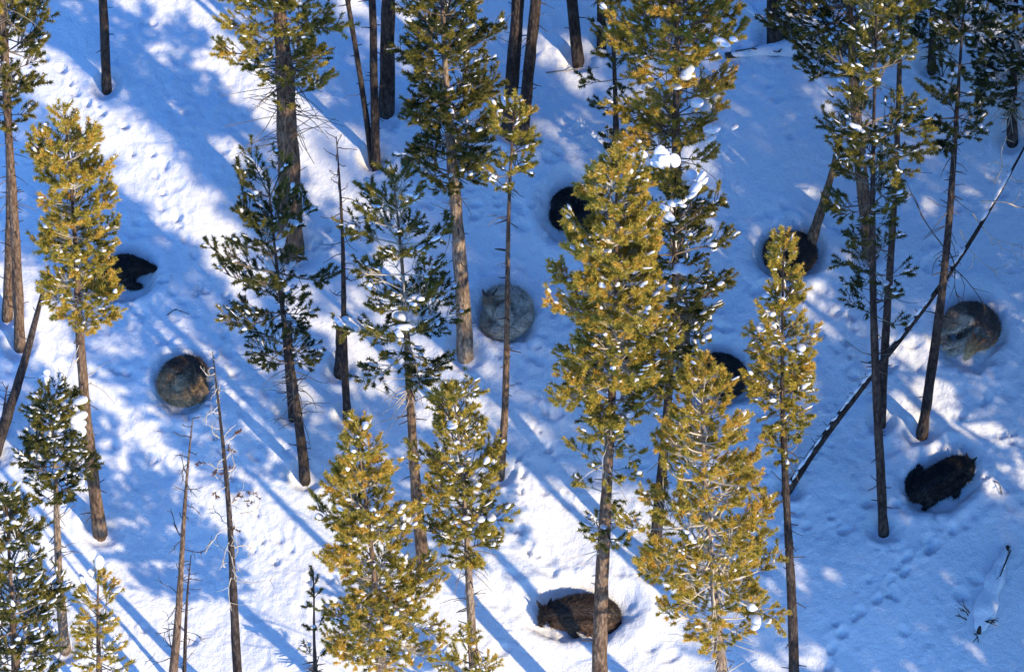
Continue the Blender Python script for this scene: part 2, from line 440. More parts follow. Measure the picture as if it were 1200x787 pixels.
def pine(name, label, base, apex, cbot, half, trunk_w, seed, dens=1.0, gold=0.55, inner=0.35, snow=0.12, big=6,
         clumps=(), bark='bark', needles='needle', twig='twig', dead=10, top_bare=False, lop=None, group='living pines on the snowy slope',
         wig=0.006, tuft=1.0, spacing=0.27, nn=63, full=0.6, cat='pine tree', strag=None, twr=1.0):
    """base, apex px; cbot: px height where the crown's lowest boughs leave the trunk; half: crown half width in px"""
    rng = np.random.RandomState(seed)
    B = ground(*base); A = at_depth(apex[0], apex[1] + 13, B[1])
    ppm = FPX / project((A + B) / 2)[2]
    Rm = max(half * 0.9 - 4, half * 0.6) / ppm; r0 = trunk_w / ppm / 2 * 0.82
    H = np.linalg.norm(A - B)
    zc = at_depth(0, cbot, B[1])[2]
    tc = (zc - B[2]) / (A[2] - B[2])
    root = empty(name, B); tag(root, label, cat, group)
    f = trunk_axis(np.zeros(3), A - B, rng, wig)
    build_trunk(root, f, H, r0, rng, M[bark], tc=tc)
    WELLS.append((B[0], B[1], r0))
    # boughs
    TB = Tubes(); tp, td, tl, tt = [], [], [], []
    hc = H * (1 - tc); z = 0.0
    nlev = max(3, int(hc / spacing * dens ** 0.5))
    levels = [((lev + rng.uniform(-0.3, 0.3)) / nlev, 1.0) for lev in range(nlev)]
    if strag:                       # a few separate boughs below the crown: (px top, px bottom, number of whorls, width factor)
        for k in range(strag[2]):
            zz = at_depth(0, strag[0] + (strag[1] - strag[0]) * (k + rng.rand()) / strag[2], B[1])[2]
            levels.append((((zz - B[2]) / (A[2] - B[2]) - tc) / (1 - tc), strag[3]))
    for u, wf in levels:
        low = u < 0 and strag is not None; u0 = u
        u = min(max(u, 0.0), 0.985)
        inn = inner * rng.uniform(0.5, 1.2)
        prof = (1 - u) ** full * (0.62 + 0.38 * float(sstep(0, 0.22, u))) * 1.08 + 0.03
        nb = int(round((5.2 if u < 0.8 else 4) * dens ** 0.5 + rng.uniform(-1, 1))) if not low else rng.randint(2, 5)
        ph0 = rng.rand() * 6.28; wj = rng.uniform(0.72, 1.14) * wf
        for b in range(max(2, nb)):
            az = ph0 + b * 6.283 / nb + rng.normal(0, 0.3)
            if rng.rand() < 0.07: continue
            L = Rm * prof * rng.uniform(0.55, 1.28) * wj * (1 + 0.45 * float(perlin(3 * math.cos(az) + seed, 3 * math.sin(az) + u * 5, seed % 90)))
            if lop: L *= 1 + lop[1] * math.cos(az - R(lop[0]))
            L = max(L, 0.10); bt = rng.normal(0, 0.10)
            e0 = R(-8 + 50 * u ** 1.3) + rng.normal(0, 0.14); e1 = e0 + R(28) * rng.uniform(0.4, 1.3)
            K = 7; p = f(np.array(tc + (1 - tc) * (u0 if low else u))); pts = [p]; dirs = []
            az2 = az
            for s in range(K - 1):
                q = s / (K - 2); e = e0 + (e1 - e0) * q - 0.10 * math.sin(q * 3.1); az2 += rng.normal(0, 0.09)
                d = np.array([math.cos(e) * math.cos(az2), math.cos(e) * math.sin(az2), math.sin(e)])
                dirs.append(d); p = p + d * L / (K - 1); pts.append(p)
            pts = np.array(pts); rb = (0.007 + 0.013 * min(1.5, L)) * twr
            TB.add(pts, rb * np.linspace(1, 0.35, K), 4)
            # shoots with needles
            nsh = max(2, int(L * (1 - inn) / 0.026 * (dens if not low else 0.55)))
            for q in list(inn + (1 - inn) * rng.rand(nsh) ** 0.85) + [1.0]:
                i = min(K - 2, int(q * (K - 1))); fr = q * (K - 1) - i
                p0 = pts[i] + (pts[i + 1] - pts[i]) * min(fr, 1.0); d0 = dirs[i]
                if q < 1.0:
                    side = unit(np.cross(d0, [0, 0, 1.0])) * rng.choice([-1, 1])
                    a = R(rng.uniform(25, 65)); d1 = unit(d0 * math.cos(a) + side * math.sin(a) + np.array([0, 0, rng.uniform(0.0, 0.9)]))
                    sl_ = rng.uniform(0.05, 0.30) * min(1, 0.35 + L) * (1.15 - 0.5 * q)
                else: d1 = unit(d0 + np.array([0, 0, 0.45])); sl_ = 0.03
                pe = p0 + d1 * sl_
                if sl_ > 0.06: TB.add(np.array([p0, (p0 + pe) / 2 + rng.normal(0, 0.006, 3), pe]), np.array([0.0075, 0.006, 0.005]) * twr, 3)
                tp.append(pe - d1 * 0.02); td.append(unit(d1 + rng.normal(0, 0.1, 3)))
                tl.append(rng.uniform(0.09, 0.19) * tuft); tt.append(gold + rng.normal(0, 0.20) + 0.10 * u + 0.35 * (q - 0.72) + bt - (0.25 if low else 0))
    # leader
    for dz in (0.0, 0.10, 0.2):
        tp.append(f(np.array(1.0)) - np.array([0, 0, 0.3 - dz])); td.append(unit(np.array([rng.normal(0, .15), rng.normal(0, .15), 1.0]))); tl.append(0.2); tt.append(gold + 0.15)
    # dead twigs below the crown
    for _ in range(int(dead * 1.7)):
        t = tc * (0.45 + 0.55 * rng.rand() ** 0.6); az = rng.rand() * 6.28; L = rng.uniform(0.2, 1.0) * min(1.2, Rm)
        p = f(np.array(t)); pts = [p]; e = R(rng.uniform(-35, 15))
        for s in range(5):
            e -= rng.normal(0.05, 0.12); az += rng.normal(0, 0.2)
            p = p + np.array([math.cos(e) * math.cos(az), math.cos(e) * math.sin(az), math.sin(e)]) * L / 5; pts.append(p)
        TB.add(np.array(pts), np.linspace(0.009, 0.004, 6), 3)
    TS = Tubes()
    for _ in range(22):
        t = rng.uniform(0.04, max(0.1, tc)); az = rng.rand() * 6.28; L = r0 + rng.uniform(0.03, 0.16); p = f(np.array(t)); d = np.array([math.cos(az), math.sin(az), rng.uniform(-0.5, 0.3)])
        TS.add(np.array([p, p + d * L * 0.6, p + d * L + rng.normal(0, 0.008, 3)]), [0.012, 0.009, 0.006], 4)
    tag(link('stubwork', TS.mesh('stubwork'), M['twig_dark'], root), kind='stuff')
    tag(link('branchwork', TB.mesh('branchwork'), M[twig], root), kind='stuff')
    tp = np.array(tp); td = np.array(td); tl = np.array(tl); tt = np.array(tt)
    q = project(tp + B); inview = (q[:, 1] > -25) & (q[:, 1] < PH + 25) & (q[:, 0] > -25) & (q[:, 0] < PW + 25)
    cr = None
    for sel, n_, w_ in ((inview, nn, 0.0145), (~inview, 26, 0.030)):      # coarser needles where only the shade of the crown shows
        if sel.sum() == 0: continue
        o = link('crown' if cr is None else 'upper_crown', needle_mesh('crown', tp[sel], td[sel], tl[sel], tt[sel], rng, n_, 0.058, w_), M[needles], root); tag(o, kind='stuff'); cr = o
    # snow held by the shoots
    clus = sstep(-0.05, 0.45, perlin(tp[:, 0] * 2.3 + seed, tp[:, 2] * 2.6 + tp[:, 1] * 1.7, seed % 77))
    sel = np.where((rng.rand(len(tp)) < snow * (1.2 + 3.2 * clus)) & (td[:, 2] < 0.93))[0]
    Vs, Fs, off = [], [], 0
    for i in sel:
        for rep_ in range(1 + (rng.rand() < 0.45)):
            V0, F0 = SMALL[rng.randint(6)]
            ax = unit(np.array([td[i][0], td[i][1], td[i][2] * 0.6])); sx = tl[i] * rng.uniform(0.12, 0.55); sy = 0.010 + 0.040 * rng.rand() ** 2.2; sz = sy * rng.uniform(0.5, 0.9)
            sd = unit(np.cross(ax, [0, 0, 1.0])); up = np.cross(sd, ax)
            c = tp[i] + td[i] * tl[i] * rng.uniform(0.3, 0.8) + np.array([0, 0, 0.036]) + rng.normal(0, 0.012, 3) * rep_
            V = c + V0[:, :1] * sx * ax + V0[:, 1:2] * sy * sd + V0[:, 2:] * sz * up
            Vs.append(V); Fs.append(F0 + off); off += len(V0)
    if Vs: tag(link('snow_dusting', np_mesh('snow_dusting', np.concatenate(Vs), np.concatenate(Fs), True), M['clump'], root), kind='stuff')
    def clump(p, size, ax):
        o = link('snow_clump', LUMP_ME[rng.randint(6)], None, root)
        a = math.atan2(ax[1], ax[0]); tilt = math.asin(max(-0.9, min(0.9, ax[2])))
        o.location = p; o.rotation_euler = (rng.normal(0, 0.2), -tilt * 0.7, a)
        st = rng.uniform(0.9, 1.35)
        o.scale = (size * st, size, size * rng.uniform(0.55, 0.8))
    scr = project(tp + B)
    for (cx, cy, sp) in clumps:      # big clumps seen in the photograph: put each on the nearest shoot that faces us
        dd = np.hypot(scr[:, 0] - cx, scr[:, 1] - cy) + 6 * (scr[:, 2] - scr[:, 2].min())
        i = int(np.argmin(dd))
        c0 = tp[i] + td[i] * tl[i] * 0.5 + np.array([0, -0.01, 0.04])
        clump(c0, sp / ppm * 0.35, td[i])
        for _ in range(2 if sp >= 20 else (1 if sp >= 16 else 0)):
            clump(c0 + rng.normal(0, 1, 3) * np.array([0.5, 0.3, 0.35]) * sp / ppm * 0.7, sp / ppm * rng.uniform(0.2, 0.34), td[i])
    if big:
        w = (td[:, 2] < 0.85).astype(float); w /= w.sum()
        for i in rng.choice(len(tp), big, False, w):
            clump(tp[i] + td[i] * tl[i] * 0.45 + np.array([0, 0, 0.035]), rng.uniform(0.03, 0.065), td[i])
    TEMPLATES[seed] = dict(root=root, tc=tc, H=H, Rm=Rm, A=A - B, r0=r0)
    return root

def tall_pine(name, label, base, tilt_px, trunk_w, height, seed, tmpl, bark='bark_dark', crown_w=1.0, group='tall pines whose crowns rise above the picture', stubs=14, crown_len=None):
    """a pine of which the photo shows the trunk: own trunk, crown shared with another pine. tilt_px: (x, y) of a second point on the trunk"""
    rng = np.random.RandomState(seed); B = ground(*base)
    Q = at_depth(tilt_px[0], tilt_px[1], B[1]); A = B + (Q - B) * (height / (Q[2] - B[2]))
    ppm = FPX / project(B)[2]; r0 = trunk_w / ppm / 2
    root = empty(name, B); tag(root, label, 'pine tree', group)
    f = trunk_axis(np.zeros(3), A - B, rng, 0.006); H = np.linalg.norm(A - B)
    build_trunk(root, f, H, r0 * 0.94, rng, M[bark]); WELLS.append((B[0], B[1], r0))
    TB = Tubes()
    for _ in range(stubs):
        t = rng.uniform(0.12, 0.62); az = rng.rand() * 6.28; L = rng.uniform(0.08, 0.5); p = f(np.array(t)); pts = [p]; e = R(rng.uniform(-30, 25))
        for s in range(4):
            e += rng.normal(0.0, 0.15); az += rng.normal(0, 0.2)
            p = p + np.array([math.cos(e) * math.cos(az), math.cos(e) * math.sin(az), math.sin(e)]) * L / 4; pts.append(p)
        TB.add(np.array(pts), np.linspace(0.008, 0.003, 5), 3)
    for _ in range(20 if stubs else 0):
        t = rng.uniform(0.04, 0.6); az = rng.rand() * 6.28; L = r0 + rng.uniform(0.03, 0.16); p = f(np.array(t)); d = np.array([math.cos(az), math.sin(az), rng.uniform(-0.5, 0.3)])
        TB.add(np.array([p, p + d * L * 0.6, p + d * L + rng.normal(0, 0.008, 3)]), [0.012, 0.009, 0.006], 4)
    if stubs: tag(link('branchwork', TB.mesh('branchwork'), M['twig_dark'], root), kind='stuff')
    T = TEMPLATES[tmpl]; hc = T['H'] * (1 - T['tc'])
    cl = crown_len or hc; k = cl / hc
    ang = rng.rand() * 6.28
    for ch in T['root'].children:
        if ch.name.split('.')[0] in ('trunk', 'stubwork'): continue
        o = ch.copy(); COL.objects.link(o); o.parent = root
        if ch.name.split('.')[0] in ('snow_clump',):
            bpy.data.objects.remove(o); continue
        o.scale = (crown_w * k, crown_w * k, k); o.rotation_euler = (0, 0, ang)
        v = Matrix.Rotation(ang, 3, 'Z') @ Vector((T['A'][0] * crown_w * k, T['A'][1] * crown_w * k, T['A'][2] * k))
        o.location = Vector(A - B) - v
    return root

def dead_tree(name, label, base, apex, trunk_w, seed, nbr=26, t0=0.35, t1=1.0, blen=0.6, twig='twig_pale', bark='bark', rtop=0.006, droop=-10,
              tufts=0, group='dead and leaning trees', curl=0.2, wig=0.006, fork=0.6, depth_apex=None, cat='dead tree', taper=0.8, bare_mesh=False):
    rng = np.random.RandomState(seed); B = ground(*base)
    A = at_depth(apex[0], apex[1], B[1] if depth_apex is None else B[1] + depth_apex)
    ppm = FPX / project(B)[2]; r0 = trunk_w / ppm / 2
    root = empty(name, B); tag(root, label, cat, group)
    f = trunk_axis(np.zeros(3), A - B, rng, wig); H = np.linalg.norm(A - B)
    build_trunk(root, f, H, r0, rng, M[bark], rtop=rtop); WELLS.append((B[0], B[1], r0))
    for i in range(nbr):
        t = t0 + (t1 - t0) * (i + rng.rand()) / nbr; az = rng.rand() * 6.28
        L = blen * rng.uniform(0.3, 1.1) * (1.15 - 0.6 * (t - t0) / max(0.01, t1 - t0)); p = f(np.array(t)); pts = [p]
        e = R(droop + rng.uniform(-20, 25)); T = Tubes()
        K = 7
        for s in range(K):
            e += rng.normal(0.03, curl); az += rng.normal(0, curl * 1.1)
            p = p + np.array([math.cos(e) * math.cos(az), math.cos(e) * math.sin(az), math.sin(e)]) * L / K; pts.append(p)
        pts = np.array(pts); T.add(pts, np.linspace(0.0085, 0.0035, K + 1), 4)
        for _ in range(int(rng.poisson(fork * 3))):
            j = rng.randint(2, K); d = unit(pts[j] - pts[j - 1]) + rng.normal(0, 0.6, 3); l2 = L * rng.uniform(0.12, 0.4)
            q1 = pts[j] + unit(d) * l2 * 0.5; q2 = q1 + unit(d + rng.normal(0, 0.4, 3)) * l2 * 0.5
            T.add(np.array([pts[j], q1, q2]), [0.005, 0.004, 0.003], 3)
        br = link('branch', T.mesh('branch'), M[twig], root)
        if tufts and 0.25 < (t - t0) / (t1 - t0) < 0.62 and rng.rand() < tufts:
            n = 3; tp = pts[[K, K - 1, K - 2]]; td = unit(np.diff(pts, axis=0)[[K - 1, K - 2, K - 3]] + rng.normal(0, 0.02, (3, 3)))
            tag(link('dead_needle_tuft', needle_mesh('dead_needle_tuft', tp, td, np.full(n, 0.07), rng.rand(n) * 0.6, rng, 26, 0.045, 0.010), M['needle_dead'], br), kind='stuff')
    return root
# ------------------------------------------------------------------ the pines of the photograph
pine('pine_tree', 'golden bushy pine at left, its crown hiding most of a black wolf', (117, 620), (76, 122), 356, 66, 19, 101, dens=1.3, gold=0.66, snow=0.05, big=9, full=0.5, inner=0.15, twig='twig_pale')
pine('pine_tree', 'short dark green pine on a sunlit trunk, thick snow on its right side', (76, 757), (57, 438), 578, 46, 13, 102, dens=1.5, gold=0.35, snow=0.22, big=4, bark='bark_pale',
     needles='needle_green_shade', full=0.35, clumps=[(95, 470, 24), (92, 490, 26), (84, 498, 24), (102, 492, 20), (53, 446, 16), (55, 495, 14), (61, 525, 14), (88, 562, 18), (98, 570, 15), (68, 545, 12), (45, 545, 12), (57, 600, 14)])
pine('pine_tree', 'dark green snow-dusted pine filling the lower left corner', (36, 930), (6, 560), 800, 66, 20, 103, dens=1.25, gold=0.42, snow=0.25, big=10, full=0.45, needles='needle_green_shade', tuft=1.15)
pine('pine_tree', 'small sparse yellow pine beside the lower left corner, snow on its tip', (116, 835), (116, 648), 775, 36, 9, 104, dens=0.95, gold=0.62, snow=0.15, big=2, inner=0.45, clumps=[(113, 648, 18), (120, 660, 14), (96, 672, 12)])
pine('pine_tree', 'tall pine cut by the left edge, golden top above dark boughs', (9, 366), (10, -150), 132, 50, 14, 105, dens=1.2, gold=0.5, snow=0.15, big=5, needles='needle_green_shade', bark='bark')
pine('pine_tree', 'thick scaly-barked pine, half golden half shaded crown at the top edge', (341, 290), (300, -330), 78, 94, 36, 106, dens=1.15, gold=0.5, snow=0.06, big=5, dead=60, bark='bark', full=0.4, inner=0.3, lop=(200, 0.15), strag=(80, 118, 2, 0.8))
pine('pine_tree', 'dark sparse pine standing in front of the thickest trunk', (357, 557), (314, 192), 425, 66, 13, 107, dens=0.9, gold=0.30, snow=0.18, big=5, needles='needle_green_shade', full=0.15, bark='bark_dark', inner=0.2, dead=16,
     clumps=[(326, 291, 20), (318, 315, 22), (337, 265, 12)], lop=(190, 0.2), spacing=0.36)
pine('pine_tree', 'big pine left of centre, gold top and dark lower boughs over a pale trunk', (545, 411), (516, -175), 205, 62, 22, 108, dens=1.3, gold=0.48, snow=0.08, big=8, bark='bark_pale', full=0.28, needles='needle_green_shade', dead=6)
pine('pine_tree', 'open ragged pine with golden tips and snow on drooping boughs', (497, 662), (460, 188), 415, 92, 17, 109, dens=0.95, gold=0.45, snow=0.16, big=5, full=0.62, needles='needle_green_shade', twig='twig_pale', inner=0.4, dead=18, tuft=1.2,
     clumps=[(482, 375, 26), (478, 388, 20), (408, 378, 18), (420, 396, 22), (430, 346, 16), (490, 350, 16), (478, 232, 14), (492, 240, 14)])
pine('pine_tree', 'slim pine with a tiny sunlit crown on a thin trunk before the pale wolf', (587, 552), (604, 100), 205, 36, 9.5, 110, dens=1.0, gold=0.48, snow=0.12, big=2, full=0.3, bark='bark', dead=16)
pine('pine_tree', 'large golden pine at centre hiding half of a black wolf', (703, 862), (722, 176), 496, 74, 24, 111, dens=1.5, gold=0.60, snow=0.06, big=26, full=0.36, bark='bark', inner=0.15, dead=8, twig='twig_pale', strag=(515, 655, 5, 0.75), twr=1.15)
pine('pine_tree', 'bushy golden pine at the top edge carrying large round snow clumps', (802, 430), (798, -190), 184, 86, 20, 112, dens=1.25, gold=0.66, snow=0.06, big=6, full=0.35, inner=0.3,
     clumps=[(802, 95, 30), (847, 60, 24), (829, 133, 26), (836, 168, 24), (859, 168, 20), (764, 100, 16), (818, 120, 18)])
pine('pine_tree', 'snow-laden green pine between the central golden pine and the hidden wolf', (766, 662), (792, 185), 398, 70, 16, 113, dens=1.05, gold=0.44, snow=0.12, big=8, full=0.25, needles='needle_green_shade', bark='bark_dark', tuft=1.15,
     clumps=[(788, 165, 22), (775, 175, 24), (795, 180, 22), (748, 165, 18), (758, 150, 14), (770, 185, 22), (800, 215, 30), (815, 228, 28), (805, 240, 22), (780, 255, 24), (777, 265, 18), (798, 315, 22), (840, 330, 14), (845, 398, 14), (790, 345, 18), (830, 290, 16)])
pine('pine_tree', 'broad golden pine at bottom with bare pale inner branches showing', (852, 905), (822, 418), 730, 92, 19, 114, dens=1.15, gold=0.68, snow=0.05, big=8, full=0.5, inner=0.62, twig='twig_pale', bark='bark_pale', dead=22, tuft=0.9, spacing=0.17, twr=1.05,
     clumps=[(886, 730, 22), (894, 745, 14), (815, 665, 12), (810, 640, 16)])
pine('pine_tree', 'slender golden pine growing in front of the topmost dark wolf', (931, 832), (919, 262), 495, 47, 15, 115, dens=1.15, gold=0.58, snow=0.10, big=10, full=0.62, inner=0.3, bark='bark_dark', tuft=1.1,
     strag=(505, 545, 2, 0.6), clumps=[(900, 345, 14), (930, 415, 18), (942, 455, 20), (925, 370, 12), (895, 390, 12), (950, 395, 12)])
pine('pine_tree', 'golden-topped pine at upper right, dark tufts clinging far down its trunk', (1035, 620), (1028, -110), 262, 56, 13, 116, dens=0.95, gold=0.50, snow=0.12, big=6, full=0.12, bark='bark_dark', needles='needle_green_shade', tuft=1.2, dead=14, spacing=0.36, strag=(270, 375, 6, 0.85))
pine('pine_tree', 'dark pine at upper right behind the golden-topped one, boughs reaching left', (1019, 292), (985, -260), 75, 80, 19, 117, dens=1.2, gold=0.28, snow=0.25, big=8, full=0.3, bark='bark', needles='needle_green_shade', tuft=1.25, lop=(180, 0.25))
pine('pine_tree', 'leaning thin-trunked pine at right with a ragged shaded crown', (1081, 505), (1135, -60), 160, 48, 14, 118, dens=0.85, gold=0.16, snow=0.08, big=2, full=0.15, bark='bark_dark', needles='needle_green_shade', dead=16, twig='twig', spacing=0.36, inner=0.3)
pine('pine_tree', 'golden pine at lower left of centre with a wide conical crown', (452, 880), (418, 490), 752, 80, 18, 119, dens=1.25, gold=0.66, snow=0.09, big=20, full=0.5, inner=0.15, twig='twig_pale',
     clumps=[(430, 505, 14), (415, 545, 14), (372, 620, 14), (470, 610, 16)])
pine('pine_tree', 'snow-speckled pine right of the wide conical golden pine', (560, 812), (530, 440), 640, 66, 13, 120, dens=1.1, gold=0.50, snow=0.14, big=12, full=0.5, inner=0.3, bark='bark_pale',
     clumps=[(529, 500, 18), (542, 545, 22), (548, 562, 20), (555, 578, 18), (560, 608, 18), (572, 605, 16), (545, 622, 12)])
pine('pine_tree', 'small bushy pine just showing at the bottom edge, snow on its boughs', (556, 855), (549, 722), 830, 40, 8, 121, dens=0.8, gold=0.50, snow=0.22, big=6, full=0.45)
pine('pine_tree', 'dark thin pine at top, right of the bare trunks, few tufts', (722, 190), (714, -200), 165, 36, 9, 122, dens=0.75, gold=0.35, snow=0.10, big=1, full=0.1, bark='bark_dark', needles='needle_green_shade', spacing=0.42)
pine('pine_tree', 'shaded snowy pine in the top right corner', (1186, 160), (1190, -190), 110, 74, 14, 123, dens=1.1, gold=0.12, snow=0.30, big=10, full=0.3, bark='bark_dark', needles='needle_green_shade', dead=34, twig='twig_pale')
pine('pine_tree', 'shaded small pine at the top edge between the leaning pine and golden-topped pine', (1092, 78), (1090, -160), 48, 58, 10, 124, dens=1.1, gold=0.12, snow=0.30, big=8, full=0.3, bark='bark_dark', needles='needle_green_shade')
pine('pine_sapling', 'spindly dark sapling at the left foot of the conical golden pine', (371, 800), (367, 655), 775, 8, 5, 125, dens=0.12, gold=0.2, snow=0.1, big=0, full=0.2, bark='bark_dark', needles='needle_green_shade', dead=6, cat='sapling', spacing=0.4)

TALL = 'tall pines whose crowns rise above the picture'
tall_pine('pine_tree', 'bare black trunk standing alone at the upper left', (125, 99), (118, 0), 10, 9.5, 201, 119)
tall_pine('pine_tree', 'thin bent trunk, leftmost of three near the top', (435, 181), (411, 10), 5.5, 9.5, 202, 104)
tall_pine('pine_tree', 'slim straight trunk, middle one of three near the top', (441, 188), (430, 0), 9, 10.0, 203, 120)
tall_pine('pine_tree', 'stout dark trunk, rightmost and thickest of three near the top', (453, 126), (450, 0), 18, 10.5, 204, 111)
tall_pine('pine_tree', 'straight upright trunk at top centre behind the tiny-crowned slim pine', (596, 148), (601, 0), 16, 11.0, 205, 108)
tall_pine('pine_tree', 'trunk at top centre leaning to the right', (612, 160), (634, 0), 14, 10.5, 206, 119)
tall_pine('pine_tree', 'short stretch of dark trunk at the top edge above the lit snow', (677, 68), (673, 0), 13, 10.5, 207, 111)
tall_pine('pine_tree', 'narrow trunk at the top edge half behind thin dark pine', (705, 52), (702, 0), 9, 9.0, 208, 120)
tall_pine('pine_tree', 'stout black trunk at the top beside the snowed-over log', (908, 47), (906, 0), 17, 11.0, 209, 108)
tall_pine('pine_tree', 'very thin dark trunk at the top, right of the stout black one', (921, 33), (926, 0), 6, 7.0, 210, 104)
tall_pine('pine_tree', 'dark trunk ending beside the golden-topped pine, just left of its lower trunk', (1033, 491), (1038, 330), 9, 9.8, 211, 120, crown_w=0.8)
tall_pine('pine_tree', 'slender shaded trunk partly hidden behind the dark sparse pine', (343, 484), (331, 330), 10, 3.0, 212, 125, crown_w=0.8)
tall_pine('pine_tree', 'thin sunlit trunk at the left edge, lower of the pair there', (23, 402), (17, 250), 12, 9.0, 213, 120, bark='bark')
dead_tree('dead_tree', 'stub of dark trunk behind the thin black snag', (398, 432), (397, 372), 8, 214, nbr=5, t0=0.3, blen=0.2, twig='twig_dark', bark='bark_dark', rtop=0.03)

# ------------------------------------------------------------------ pines beyond the right edge that shade the slope
def stand_pine(px, py, height, seed, tmpl, w=18, cw=1.0, cl=None):
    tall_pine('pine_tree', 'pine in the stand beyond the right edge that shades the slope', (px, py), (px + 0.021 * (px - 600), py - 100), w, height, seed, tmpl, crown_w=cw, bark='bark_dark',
              group='stand of pines beyond the right edge', stubs=0, crown_len=cl)
STAND = [(1330, 60, 9), (1330, 520, 8), (1375, 860, 9), (1400, 180, 11), (1430, 620, 10), (1440, 800, 11), (1420, 980, 10), (1500, 300, 11),
         (1520, 520, 11), (1500, 1080, 11), (1620, 420, 12), (1640, 640, 12), (1640, 820, 12), (1600, 1180, 12), (1730, 560, 12), (1750, 760, 12),
         (1850, 850, 13), (1840, 1260, 12), (1380, 1130, 9), (1470, 1240, 10), (1700, 1300, 12)]
for i, (px, py, h) in enumerate(STAND):
    stand_pine(px, py, h, 300 + i, (107, 118, 109, 107, 101, 118)[(px + py) // 10 % 6], cw=0.8, cl=h * 0.72)

# ------------------------------------------------------------------ dead and leaning trees
dead_tree('dead_tree', 'dead pine with curly pale twigs at its tip beside the tawny wolf', (283, 850), (249, 412), 12, 401, nbr=44, t0=0.42, blen=0.55, tufts=0.5, bark='bark_dark', curl=0.35, fork=1.0)
dead_tree('dead_tree', 'dead bare pine with fine twigs, left of the one at the tawny wolf', (196, 840), (226, 490), 11, 402, nbr=40, t0=0.18, blen=0.5, twig='twig_dark', bark='bark', curl=0.28)
dead_tree('dead_tree', 'small thin dead stem between the two bare dead pines', (214, 815), (224, 650), 5, 403, nbr=10, t0=0.3, blen=0.35, twig='twig_dark', bark='bark_dark', curl=0.3)
dead_tree('dead_tree', 'thin black snag with whiskery twigs left of the ragged pine', (407, 487), (394, 160), 8.5, 404, nbr=34, t0=0.45, blen=0.5, twig='twig_dark', bark='bark_dark', curl=0.2, fork=0.3)
dead_tree('leaning_tree', 'long dead trunk leaning up to the right with spiky branch stubs', (926, 570), (1204, 166), 8, 405, nbr=64, t0=0.05, t1=0.72, blen=0.17, twig='twig_dark', bark='bark_dark', curl=0.08, fork=0.0, depth_apex=1.9, rtop=0.014, taper=0.3, wig=0.016, droop=0)
dead_tree('leaning_tree', 'short leaning trunk behind the topmost dark wolf', (949, 287), (993, 130), 10, 406, nbr=8, t0=0.5, blen=0.3, twig='twig_dark', bark='bark', curl=0.1, fork=0.2, rtop=0.02)
dead_tree('leaning_tree', 'dark thin trunk slanting up from the left edge toward the golden pine', (-6, 530), (52, 335), 11, 407, nbr=10, t0=0.2, blen=0.3, twig='twig_dark', bark='bark_dark', curl=0.1, fork=0.1, rtop=0.025)
dead_tree('dead_tree', 'spindly twiggy stem at the left edge beside the slanting trunk', (3, 500), (8, 452), 4, 408, nbr=8, t0=0.2, blen=0.2, twig='twig_dark', bark='bark_dark')

# long bare branches of the leaning tree's top
def long_branches():
    root = [o for o in COL.objects if o.name.startswith('leaning_tree') and 'spiky' in o.get('label', '')][0]
    B = np.array(root.location); rng = np.random.RandomState(77)
    for (a, b, c, d) in [((1108, 292), (1085, 262), (1072, 235), (1062, 212)), ((1110, 290), (1120, 310), (1118, 335), (1122, 350)), ((1150, 236), (1180, 236), (1196, 245), (1215, 240)),
                         ((1140, 250), (1160, 280), (1185, 285), (1210, 296)), ((1125, 270), (1140, 300), (1165, 318), (1190, 322)), ((1165, 215), (1176, 195), (1172, 178), (1180, 160)),
                         ((1180, 200), (1190, 215), (1205, 210), (1215, 225)), ((1100, 305), (1125, 318), (1150, 350), (1160, 372))]:
        t = np.clip((np.array([a[0]]) - 926) / (1204 - 926.0), 0, 1)[0]
        P = []
        for i, q in enumerate((a, b, c, d)): P.append(at_depth(q[0], q[1], B[1] + 1.9 * t + (0 if i == 0 else -0.25 * i * rng.rand())) - B)
        P = np.array(P); s = np.linspace(0, 3, 10); i = np.minimum(s.astype(int), 2)
        fine = P[i] + (P[i + 1] - P[i]) * (s - i)[:, None]
        for _ in range(2): fine[1:-1] = (fine[:-2] + fine[1:-1] * 2 + fine[2:]) / 4
        T = Tubes(); T.add(fine, np.linspace(0.011, 0.004, 10), 4)
        for k in range(4):
            j = rng.randint(3, 9); d0 = unit(unit(fine[j] - fine[j - 1]) + rng.normal(0, 0.55, 3)); L = rng.uniform(0.12, 0.4)
            T.add(np.array([fine[j], fine[j] + d0 * L * .5, fine[j] + unit(d0 + rng.normal(0, .3, 3)) * L]), [0.006, 0.005, 0.003], 3)
        link('branch', T.mesh('branch'), M['twig_pale'] if a[0] > 1120 else M['twig_dark'], root)
long_branches()

